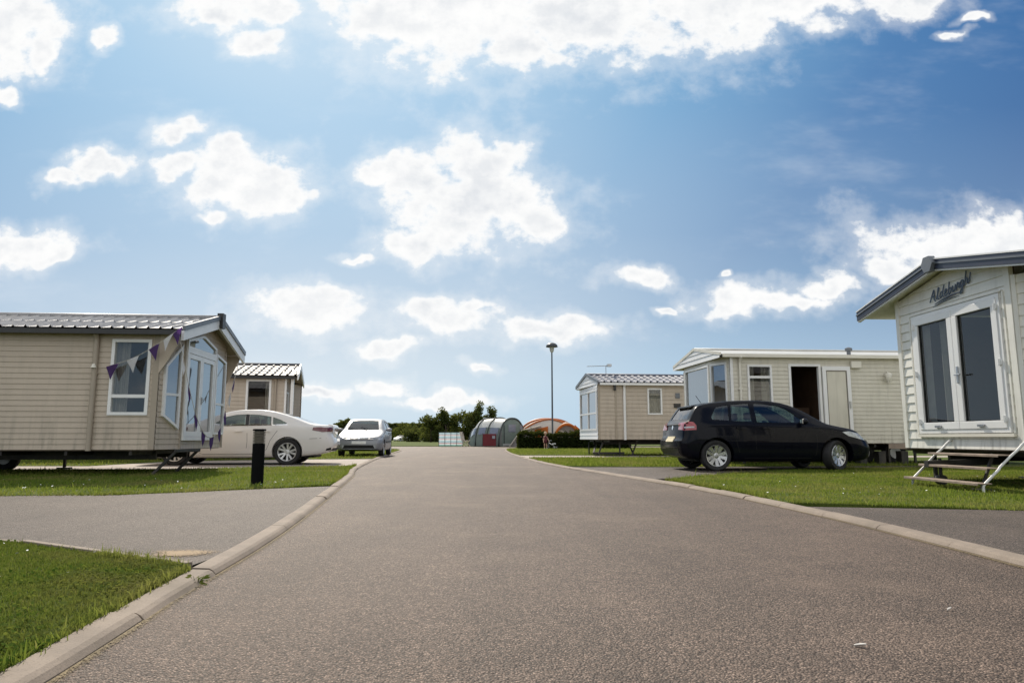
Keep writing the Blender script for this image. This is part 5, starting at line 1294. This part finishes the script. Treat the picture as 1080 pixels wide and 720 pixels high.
def tunnel_tent():
    t = empty('tunnel_tent', (.02,58.0,.05), R(0), 'grey-green tunnel tent with pale roof panels and three hoops', 'tent', None)
    ang = R(41); ax = Vector((-math.sin(ang), math.cos(ang))); ac = Vector((math.cos(ang), math.sin(ang))) # axis runs away to the left; ac across the arch
    hw, H, Ln = 1.5, 2.38, 4.6
    def P(a, th, k=1.0, out=0.0):     # a along axis, th 0..pi across
        c, s_ = math.cos(th), math.sin(th); e = .82
        x = -(abs(c)**e)*math.copysign(1,c)*(hw*k+out); z = (s_**.9)*(H*k+out); q = ac*x+ax*a; return (q.x, q.y, z)
    prof = lambda f: 1-.06*abs(f-.45)*2-(.30*max(0,f-.75)/.25)
    N, K = 24, 40
    for lo, hi, m, nm in ((0,.22,'tent_green','side_panel'),(.22,.70,'tent_pale','roof_panel'),(.70,1.0,'tent_green','side_panel')):
        mb = MB(); vs = []; n = 9
        for i in range(N+1):
            f = i/N; sag = 1-.018*abs(math.sin(f*math.pi*3))
            for j in range(n): vs.append(P(f*Ln, (lo+(hi-lo)*j/(n-1))*math.pi, prof(f)*sag))
        mb.add(vs, [(i*n+j,i*n+j+1,(i+1)*n+j+1,(i+1)*n+j) for i in range(N) for j in range(n-1)]); mb.build(nm, M[m], t, smooth=True)
    fm = MB(); ring = [P(0, math.pi*j/20, prof(0)) for j in range(21)]; fm.add(ring, [tuple(range(21))]); fm.build('front_panel', M['tent_green'], t)
    rm = MB(); ring = [P(Ln, math.pi*j/20, prof(1)) for j in range(21)]; rm.add(ring, [tuple(range(21))]); rm.build('rear_panel', M['tent_green'], t)
    for f in (0, .34, .66, 1.0):
        mb = MB(); mb.tube([P(f*Ln, math.pi*j/24, prof(f), .03) for j in range(25)], .075 if f == 0 else .055, 6); mb.build('hoop', M['tent_dark'], t, smooth=True)
    def front(u0, u1, z0, z1, m, nm, o=.04):
        mb = MB(); q = lambda u, z: (ac.x*u-ax.x*o, ac.y*u-ax.y*o, z); mb.add([q(u0,z0),q(u1,z0),q(u1,z1),q(u0,z1)], [(0,1,2,3)]); mb.build(nm, M[m], t)
    front(-.45,.35,1.15,1.78,'tent_win','window'); front(.85,1.15,1.35,1.75,'tent_win','window'); front(-1.30,-1.18,.05,1.5,'tent_grey','zip_strip'); front(-.95,-.85,.05,1.7,'tent_dark','zip_strip'); front(-1.05,1.2,.02,.22,'tent_pale','mud_flap',.05)
    for f0, f1 in ((.40,.60),(.70,.92),(.06,.28)):
        mb = MB(); vs = []
        for i in range(5):
            f = f0+(f1-f0)*i/4
            for th in (.12,.15,.18,.21): vs.append(P(f*Ln, th*math.pi, prof(f), .03))
        mb.add(vs, [(i*4+j,i*4+j+1,(i+1)*4+j+1,(i+1)*4+j) for i in range(4) for j in range(3)]); mb.build('side_window', M['tent_win'], t, smooth=True)
tunnel_tent()
def dome_tent():
    t = empty('dome_tent', (3.05,59.5,.05), 0, 'cream and orange dome tent rising behind the dark hedge', 'tent')
    hw, dp, H = 2.62, 2.2, 2.36
    def P(th, ph, o=0): # th across 0..pi, ph front-back -pi/2..pi/2
        x = -math.cos(th)*(hw+o); s_ = math.sin(th)**.85; return (x, -math.sin(ph)*(dp+o)*s_**.6, s_*math.cos(ph)**.7*(H+o))
    vs = []; n, k = 26, 20
    for i in range(n+1):
        for j in range(k+1): vs.append(P(max(.001,min(math.pi-.001,math.pi*i/n)), -math.pi/2*.995+math.pi*.995*j/k))
    mb = MB(); mb.add(vs, [(i*(k+1)+j,i*(k+1)+j+1,(i+1)*(k+1)+j+1,(i+1)*(k+1)+j) for i in range(n) for j in range(k)]); mb.build('flysheet', M['cream_cloth'], t, smooth=True)
    for a, b in ((-.55,.35),(.35,-.5)):
        mb = MB(); mb.tube([P(.05+(math.pi-.1)*i/30, a+(b-a)*i/30+.55, .05) for i in range(31)], .085, 6); mb.build('pole_sleeve', M['orange_d'], t, smooth=True)
    # front porch: a smaller orange-edged arch with a pale hood
    cx, r, h = 1.45, 1.05, 1.78; arch = [(cx-math.cos(math.pi*i/20)*r, -2.1, math.sin(math.pi*i/20)**.8*h) for i in range(21)]
    mb = MB(); mb.tube(arch, .11, 6); mb.build('porch_arch', M['orange'], t, smooth=True)
    hood = MB(); a2 = [(p[0]*.98, -1.0, p[2]*1.12) for p in arch]; hood.add(arch+a2, [(i,i+1,22+i,21+i) for i in range(20)]); hood.build('porch_hood', M['cream_cloth'], t, smooth=True)
    inn = MB(); inn.add([(p[0], -1.85, p[2]*.93) for p in arch], [tuple(range(21))]); inn.build('porch_opening', M['tent_grey'], t)
    op = MB(); op.add([P(.28*math.pi,.25,.03),P(.42*math.pi,.55,.03),P(.42*math.pi,1.05,.03),P(.22*math.pi,.9,.03)], [(0,1,2,3)]); op.build('orange_panel', M['orange'], t)
    pn = MB(); pn.hexa([(-1.25,-2.1,0),(-.15,-2.1,0),(-.15,-1.9,0),(-1.25,-1.9,0),(-1.2,-2.1,1.35),(-.1,-2.1,1.62),(-.1,-1.9,1.62),(-1.2,-1.9,1.35)]); pn.build('orange_panel', M['orange'], t)
    sd = MB(); sd.hexa([(2.0,-2.0,0),(2.6,-2.0,0),(2.6,-1.8,0),(2.0,-1.8,0),(2.1,-2.0,1.75),(2.55,-2.0,1.35),(2.55,-1.8,1.35),(2.1,-1.8,1.75)]); sd.build('orange_panel', M['orange'], t)
dome_tent()
def awning():
    t = empty('tent_awning', (.95,56.5,.05), 0, 'pale grey sloping awning between the tunnel tent and the hedge', 'awning')
    mb = MB(); mb.add([(-1.15,-.3,0),(-.15,-.3,1.25),(1.35,-.2,1.62),(1.5,1.8,1.62),(-.15,1.8,1.25),(-1.15,1.8,0)], [(0,1,4,5),(1,2,3,4)]); mb.build('canopy', M['tent_grey'], t)
    mb = MB(); mb.tube([(-1.15,-.34,0),(-.6,-.34,.75),(-.15,-.34,1.27),(1.35,-.24,1.65)], .055, 6); mb.build('edge_pole', M['cream_cloth'], t)
    mb = MB(); mb.add([(-1.1,-.2,0),(-.15,-.2,1.2),(.6,-.2,1.4),(.6,-.2,0)], [(0,1,2,3)]); mb.build('side_panel', M['tent_grey'], t)
awning()
def windbreak():
    t = empty('windbreak', (-5.0,57.5,.05), 0, 'pale blue striped canvas windbreak on thin poles', 'windbreak')
    w, h = 1.95, 1.08; stripes = [('stripe_g',.10),('stripe_w',.10),('stripe_r',.04),('paleblue',.20),('stripe_w',.12),('stripe_r',.035),('paleblue',.20),('stripe_w',.09),('stripe_r',.03),('paleblue',.165)]
    mats = ['stripe_g','stripe_w','stripe_r','paleblue']; mb = MB(); z = .03
    for m, q in stripes:
        n = 16
        for i in range(n):
            a, b = -w/2+w*i/n, -w/2+w*(i+1)/n; y = lambda x: .03*math.sin((x+w/2)/w*math.pi*4)
            mb.add([(a,y(a),z),(b,y(b),z),(b,y(b),z+q),(a,y(a),z+q)], [(0,1,2,3)], mats.index(m))
        z += q
    mb.build('canvas', [M[m] for m in mats], t)
    for k in range(5):
        x = -w/2+w*k/4; pm = MB(); pm.tube([(x,-.02,0),(x,-.02,h+.10)], .022, 6); pm.build('pole', M['tent_dark'], t)
windbreak()
t = empty('windbreak', (-1.82,56.6,.05), 0, 'crimson windbreak panel with a small blue patch before the tunnel tent', 'windbreak')
mb = MB(); n = 10
for i in range(n):
    a, b = -.55+1.1*i/n, -.55+1.1*(i+1)/n; y = lambda x: .03*math.sin(x*6); mb.add([(a,y(a),.04),(b,y(b),.04),(b,y(b),1.0),(a,y(a),1.0)], [(0,1,2,3)])
mb.build('panel', M['crimson'], t)
mb = MB(); mb.box(.22,.46,-.06,-.04,.62,.86); mb.build('patch', M['tent_win'], t)
for x in (-.55, .55): pm = MB(); pm.tube([(x,0,0),(x,0,1.08)], .02, 6); pm.build('pole', M['tent_dark'], t)
def camp_chair(x, y, rz, label):
    t = empty('camp_chair', (x, y, .05), rz, label, 'chair')
    for s_ in (-.28, .28):
        mb = MB(); mb.tube([(s_,-.28,0),(s_,.25,.50)], .028, 6); mb.tube([(s_,.28,0),(s_,-.22,.48),(s_,-.24,.52)], .028, 6); mb.tube([(s_,.22,.40),(s_,.42,1.18)], .028, 6); mb.build('leg_frame', M['cream_cloth'], t)
    mb = MB(); mb.hexa([(-.28,-.25,.44),(.28,-.25,.44),(.28,.25,.40),(-.28,.25,.40),(-.28,-.25,.48),(.28,-.25,.48),(.28,.25,.44),(-.28,.25,.44)]); mb.build('seat', M['cream_cloth'], t)
    mb = MB(); mb.hexa([(-.28,.25,.50),(.28,.25,.50),(.28,.29,.50),(-.28,.29,.50),(-.28,.40,1.16),(.28,.40,1.16),(.28,.44,1.16),(-.28,.44,1.16)]); mb.build('backrest', M['cream_cloth'], t)
camp_chair(-3.75, 57.2, R(70), 'pale folding camp chair between the striped windbreak and tunnel tent')

# ------------------------------------------------------------------ lamp post and bollard
t = empty('lamp_post', (2.73,47.4,0), 0, 'tall dark lamp post with mushroom head rising behind the hedge', 'lamp post')
mb = MB(); mb.lathe([(.10,0),(.10,.9),(.085,.95),(.062,1.0),(.052,4.0),(.046,6.55),(0,6.55)], 16); mb.build('post', M['post'], t, smooth=True, angle=40)
mb = MB(); mb.lathe([(.045,6.50),(.11,6.56),(.15,6.70),(.17,6.90),(.10,6.92),(0,6.92)], 20); mb.build('diffuser', M['lampclear'], t, smooth=True, angle=50)
mb = MB(); mb.lathe([(.12,6.93),(.40,6.89),(.41,6.92),(.36,7.04),(.24,7.14),(.10,7.18),(0,7.185)], 24); mb.build('lamp_cap', M['post'], t, smooth=True, angle=60)
t = empty('bollard', (-3.73,10.38,.035), 0, 'black cylindrical bollard light with louvred top band beside the left drive', 'bollard')
mb = MB(); mb.lathe([(.088,0),(.088,.585),(.080,.59),(0,.59)], 32); mb.build('post', M['bollard'], t, smooth=True, angle=40)
mb = MB()
for k in range(8): z = .595+k*.022; mb.lathe([(.066,z),(.088,z+.002),(.090,z+.012),(.066,z+.019)], 32)
mb.lathe([(.064,.59),(.064,.78)], 24); mb.build('louvre', M['lens_grey'], t, smooth=True, angle=40)
mb = MB(); mb.lathe([(.064,.772),(.095,.775),(.095,.792),(.085,.802),(0,.806)], 32); mb.build('cap', M['bollard'], t, smooth=True, angle=40)

# ------------------------------------------------------------------ the child by the hedge, with a tricycle
M['skin'] = mat('skin', (.50,.30,.22), .55); M['hair'] = mat('blond_hair', (.55,.42,.24), .6); M['dress'] = mat('dark_red_cloth', (.09,.012,.022), .8); M['shoe'] = mat('pale_shoe', (.45,.42,.40), .6); M['trike'] = mat('pale_trike_frame', (.42,.42,.44), .35); M['eye'] = mat('eye', (.02,.02,.02), .3)
def skin_mesh(name, joints, edges, radii, m, parent, lvl=2):
    me = bpy.data.meshes.new(name); me.from_pydata(joints, edges, []); o = bpy.data.objects.new(name, me); COL.objects.link(o)
    md = o.modifiers.new('s', 'SKIN'); md.use_smooth_shade = True
    if not me.skin_vertices: me.skin_vertices.new()
    for v, r_ in zip(me.skin_vertices[0].data, radii): v.radius = (r_, r_)
    me.skin_vertices[0].data[0].use_root = True
    sb = o.modifiers.new('u', 'SUBSURF'); sb.levels = lvl; sb.render_levels = lvl
    me2 = eval_mesh(o); bpy.data.objects.remove(o, do_unlink=True); me2.materials.clear(); me2.materials.append(m)
    me2.polygons.foreach_set('use_smooth', [True]*len(me2.polygons))
    q = bpy.data.objects.new(name, me2); COL.objects.link(q); q.parent = parent; return q
def child():
    t = empty('person', (2.10,44.2,.04), R(12), 'small blond child in a dark red top standing before the hedge', 'person')
    J = [(0,0,.50),(0,.0,.62),(0,.01,.74),(0,.0,.80),(0,-.01,.86),            # pelvis spine chest neck head base
         (.10,0,.74),(.155,-.06,.60),(.17,-.16,.50),                          # left arm
         (-.10,0,.74),(-.15,-.03,.60),(-.15,-.10,.47),
         (.06,0,.46),(.07,-.02,.26),(.07,.01,.05),(.075,-.08,.03),
         (-.06,0,.46),(-.07,-.04,.26),(-.07,.0,.05),(-.075,-.09,.03)]
    E_ = [(0,1),(1,2),(2,3),(3,4),(2,5),(5,6),(6,7),(2,8),(8,9),(9,10),(0,11),(11,12),(12,13),(13,14),(0,15),(15,16),(16,17),(17,18)]
    rd = [.085,.08,.075,.035,.04,.036,.028,.02,.036,.028,.02,.058,.042,.028,.026,.058,.042,.028,.026]
    body = skin_mesh('body', J, E_, rd, M['skin'], t)
    hd = MB(); prof = [(0,-.105),(.035,-.10),(.06,-.07),(.075,-.02),(.08,.03),(.072,.075),(.045,.105),(0,.115)]; hd.lathe(prof, 20, 'z', (0,-.015,.95))
    for s_ in (-1, 1): hd.tube([(s_*.078,-.005,.935),(s_*.09,.005,.955),(s_*.08,.005,.975)], .012, 6)
    hd.tube([(0,-.09,.955),(0,-.108,.935),(0,-.092,.925)], [.008,.014,.008], 6); hd.build('head', M['skin'], body, smooth=True)
    ey = MB()
    for s_ in (-1, 1): ey.lathe([(0,-.008),(.009,0),(0,.008)], 8, 'y', (s_*.03,-.086,.962))
    ey.build('eyes', M['eye'], body); mo = MB(); mo.tube([(-.022,-.082,.905),(0,-.09,.902),(.022,-.082,.905)], .005, 5); mo.build('mouth', M['dress'], body)
    ha = MB(); ha.lathe([(.083,-.03),(.09,.02),(.084,.075),(.055,.115),(0,.13)], 20, 'z', (0,.006,.955)); ha.build('hair', M['hair'], t, smooth=True)
    dr = MB(); dr.lathe([(.045,.80),(.085,.765),(.098,.70),(.095,.60),(.105,.50),(.13,.36),(.125,.36)], 20, 'z'); dr.lathe([(.05,0),(.043,.07),(.040,.11)], 10, 'z', (.118,-.01,.64)); dr.lathe([(.05,0),(.043,.07),(.040,.11)], 10, 'z', (-.118,-.0,.64)); dr.build('top', M['dress'], t, smooth=True)
    for s_, hx, hy, hz in ((1,.172,-.185,.47),(-1,-.15,-.115,.44)):
        fm = []; 
        for k in range(5):
            a = (k-2)*.012 if k < 4 else -.0; fm.append(k)
        J2 = [(hx,hy+.03,hz+.035),(hx,hy,hz)]; E2 = [(0,1)]; R2 = [.018,.020]
        for k in range(4): q = len(J2); ox = (k-1.5)*.012; ln = (.030,.036,.034,.026)[k]; J2 += [(hx+ox,hy-.012,hz-.016),(hx+ox,hy-.020,hz-.016-ln)]; E2 += [(1,q),(q,q+1)]; R2 += [.0065,.0055]
        q = len(J2); J2 += [(hx-s_*.022,hy-.012,hz+.006),(hx-s_*.026,hy-.024,hz-.014)]; E2 += [(1,q),(q,q+1)]; R2 += [.0075,.006]
        skin_mesh('hand', J2, E2, R2, M['skin'], body, 1)
    for s_ in (-1, 1):
        sh = MB(); sh.lathe([(0,-.075),(.022,-.07),(.034,-.04),(.036,.01),(.032,.045),(0,.055)], 12, 'y', (s_*.073,-.045,.03)); sh.build('shoe', M['shoe'], t, smooth=True)
child()
t = empty('tricycle', (2.50,44.15,.04), R(-30), 'small pale child tricycle on the grass beside the child', 'tricycle')
def tri_wheel(x, y, r):
    mb = MB(); mb.lathe([(r*.82,-.018),(r,-.015),(r,.015),(r*.82,.018)], 20, 'y', (x,y,r), closed=True); w = mb.build('wheel', M['rubber'], t, smooth=True, angle=40)
    sp = MB()
    for k in range(6): a = k*math.pi/3; sp.tube([(x,y,r),(x+math.cos(a)*r*.84,y,r+math.sin(a)*r*.84)], .008, 5)
    sp.build('rim', M['trike'], w)
tri_wheel(-.26, 0, .14); tri_wheel(.24, -.16, .10); tri_wheel(.24, .16, .10)
mb = MB(); mb.tube([(-.26,-.03,.14),(-.24,-.03,.30),(-.20,0,.40),(-.17,0,.50)], .016, 8); mb.tube([(-.20,0,.36),(.02,0,.26),(.24,0,.12)], .022, 8); mb.tube([(.24,-.16,.10),(.24,.16,.10)], .014, 8); mb.build('frame', M['trike'], t, smooth=True)
mb = MB(); mb.tube([(-.10,-.17,.52),(-.15,-.08,.52),(-.17,0,.50),(-.15,.08,.52),(-.10,.17,.52)], .014, 8); mb.build('handlebar', M['trike'], t, smooth=True)
mb = MB(); mb.hexa([(.02,-.09,.29),(.22,-.12,.29),(.22,.12,.29),(.02,.09,.29),(.02,-.08,.33),(.24,-.11,.36),(.24,.11,.36),(.02,.08,.33)]); mb.build('seat', M['stripe_w'], t, bevel=.02)

# ------------------------------------------------------------------ sun, sky, camera
SUN_EL, SUN_AZ = 41.3, -19.0        # azimuth from +Y, negative = to the left
az, el = R(SUN_AZ), R(SUN_EL)
sdir = Vector((math.sin(az)*math.cos(el), math.cos(az)*math.cos(el), math.sin(el)))
ld = bpy.data.lights.new('sun', 'SUN'); ld.energy = 5.0; ld.angle = R(.53); ld.color = (1.0,.91,.78)
lo = bpy.data.objects.new('sun', ld); COL.objects.link(lo); lo.rotation_euler = (-sdir).to_track_quat('-Z','Y').to_euler(); lo.location = (0,0,50)

F_, TH = 735.0, math.atan(102/735.0)
CLOUDS = [ # photo-direction centre, radii, strength; turned into directions on the sky below
    (500,14,125,66,1.05),(620,8,130,66,1.05),(745,4,110,50,1),(850,0,80,36,.95),(410,6,70,42,1),(945,-8,60,26,.8),(545,55,60,34,.9),
    (440,180,62,30,.95),(500,165,52,42,1),(500,218,88,48,1.05),(445,252,52,28,1),(560,232,38,26,.9),(405,185,34,16,.8),
    (10,25,62,52,1.05),(45,55,26,30,.8),(4,97,16,12,.9),(108,38,20,13,.7),(225,14,60,22,.75),(265,40,34,24,.55),(282,6,40,26,.7),
    (190,140,30,15,.85),(105,168,38,17,.85),(62,184,28,14,.5),(182,177,25,15,.85),(262,185,62,36,1.05),(240,165,30,22,.9),(226,222,20,10,.8),(308,205,26,18,.8),
    (20,258,62,22,1),(55,268,26,11,.8),
    (318,330,62,23,1),(350,318,30,16,.8),(440,332,32,15,.8),(478,338,60,20,.9),(500,322,24,8,.8),(575,350,66,16,.95),(413,367,36,10,.8),(505,388,18,6,.8),(672,292,36,13,.9),(412,408,28,9,.8),(340,414,40,9,.55),(470,420,60,10,.6),(375,273,24,8,.55),
    (1010,262,95,36,1.05),(1060,245,60,26,1),(945,285,45,18,.9),(868,308,42,15,.95),(800,318,62,18,1),(840,322,60,12,.9),(1024,20,22,8,.35),(1004,36,20,8,.3),(775,327,40,9,.8),(772,293,8,5,.7),(700,330,14,5,.5),
    
]
def sky_uv(px, py):
    a = (px-540)/F_; b = (360-py)/F_; dy = math.cos(TH)-b*math.sin(TH); dz = math.sin(TH)+b*math.cos(TH); return a/dy, dz/dy
w = bpy.data.worlds.new('World'); scene.world = w; w.use_nodes = True; w.cycles.sampling_method = 'MANUAL'; w.cycles.sample_map_resolution = 256; t = NT(w.node_tree)
bg = t.n['Background']; sky = t.node('ShaderNodeTexSky', sky_type='NISHITA'); sky.sun_disc = False
sky.sun_elevation = el; sky.sun_rotation = az; sky.altitude = 50; sky.air_density = 1.0; sky.dust_density = 1.2; sky.ozone_density = 1.6
gen = t.node('ShaderNodeTexCoord').outputs['Generated']
sp = t.node('ShaderNodeSeparateXYZ'); t.l.new(gen, sp.inputs[0])
yy = t.math('MAXIMUM', t.math('ABSOLUTE', sp.outputs[1]), .12)
u = t.math('DIVIDE', sp.outputs[0], yy); v = t.math('DIVIDE', sp.outputs[2], yy)
cb = t.node('ShaderNodeCombineXYZ'); t.put(cb.inputs[0], u); t.put(cb.inputs[1], v); uv = cb.outputs[0]
n1 = t.node('ShaderNodeTexNoise'); t.put(n1.inputs['Vector'], uv); n1.inputs['Scale'].default_value = 7; n1.inputs['Detail'].default_value = 4; n1.inputs['Roughness'].default_value = .6
warp = t.vec('SUBTRACT', n1.outputs['Color'], (.5,.5,.5)); ws = t.node('ShaderNodeVectorMath', operation='SCALE'); t.put(ws.inputs[0], warp); ws.inputs['Scale'].default_value = .10
uvw = t.vec('ADD', uv, ws.outputs[0]); 
dens = None
for px, py, rx, ry, st in CLOUDS:
    cu, cv = sky_uv(px, py); k = .62+.38*st; ru = rx/F_*1.25*k; rv = ry/F_*1.25*k
    q = t.node('ShaderNodeVectorMath', operation='MULTIPLY_ADD'); t.put(q.inputs[0], uvw); q.inputs[1].default_value = (1/ru, 1/rv, 0); q.inputs[2].default_value = (-cu/ru, -cv/rv, 0)
    d = t.vec('LENGTH', q.outputs[0])
    if dens is None: dens = d
    else: dens = t.math('SMOOTH_MIN', dens, d, .06)
dens = t.math('SUBTRACT', 1.0, dens)
duv = t.vec('MULTIPLY', uv, (1,1.2,0)); det = t.noise(duv, 15, 9, .60); det2 = t.noise(uv, 4.6, 4, .55); rel = t.noise(t.vec('ADD', duv, (-.010,.022,0)), 15, 4, .60)
den = t.math('ADD', dens, t.math('MULTIPLY', t.math('SUBTRACT', det, .5), 2.05)); den = t.math('ADD', den, t.math('MULTIPLY', t.math('SUBTRACT', det2, .5), .9))
cov = t.smap(den, -.02, .48); cov = t.math('MAXIMUM', cov, t.smap(den, -.50, .32, 0, .34))
wisp = t.noise(t.vec('MULTIPLY', uv, (1.0,2.6,0)), 3.0, 5, .62); wv = t.smap(wisp, .50, .78, 0, .22)
sunv = t.vec('DOT_PRODUCT', t.vec('NORMALIZE', gen), tuple(sdir)); skyc = sky.outputs[0]
hz = (7.5,7.8,7.9); cw = (8.35,8.35,8.3); cg = (5.9,6.2,6.6)
deep = t.ramp(sunv, [(.60,(.022,.115,.33)),(.74,(.045,.18,.425)),(.86,(.14,.36,.62)),(.955,(.33,.56,.78)),(1.0,(.50,.68,.83))])
deep10 = t.vec('MULTIPLY', deep, (8.6,8.5,8.4)); c = t.mix(.92, skyc, deep10)
hv = t.ramp(v, [(0,(1,1,1)),(.08,(.92,)*3),(.17,(.60,)*3),(.30,(.30,)*3),(.50,(.08,)*3),(.75,(0,0,0))])
hvf = t.math('MULTIPLY', hv, t.smap(sunv, .55, .93, .72, 1.0)); c = t.mix(hvf, c, t.mix(t.smap(sunv, .66, .90), (5.0,6.5,7.5), hz)); c = t.mix(wv, c, (7.4,7.8,8.2))
thick = t.smap(den, .25, .95); relief = t.smap(t.math('SUBTRACT', det, rel), -.16, .17); base = t.smap(t.noise(t.vec('ADD', uv, (.31,.17,0)), 6, 5, .6), .40, .66)
shade = t.math('MULTIPLY', thick, t.math('ADD', t.math('MULTIPLY', relief, .42), t.math('MULTIPLY', base, .42)), clamp=True)
cl = t.mix(shade, cw, cg); c = t.mix(cov, c, cl)
up = t.math('MAXIMUM', t.smap(sp.outputs[2], .58, .74), t.smap(t.math('MULTIPLY', sp.outputs[1], -1.0), -.05, .25)); oc = t.math('MULTIPLY', up, t.smap(t.noise(gen, 2.6, 4, .55), .34, .52)); c = t.mix(oc, c, (8.8,8.9,9.0)); t.put(bg.inputs[0], c); bg.inputs[1].default_value = .12  # adds unseen bright cloud overhead and behind the camera to lift the shade
cd = bpy.data.cameras.new('camera'); cam = bpy.data.objects.new('camera', cd); COL.objects.link(cam)
cam.location = (0,0,.70); cam.rotation_euler = (math.pi/2+TH, 0, 0); cd.sensor_width = 36; cd.lens = 36*F_/1080; cd.clip_end = 4000; cd.clip_start = .02
scene.camera = cam
scene.view_settings.view_transform = 'Standard'; scene.view_settings.look = 'None'; scene.view_settings.exposure = 0; scene.view_settings.gamma = 1
scene.render.engine = 'CYCLES'; scene.cycles.max_bounces = 8; scene.cycles.transparent_max_bounces = 16; scene.cycles.caustics_reflective = False; scene.cycles.caustics_refractive = False
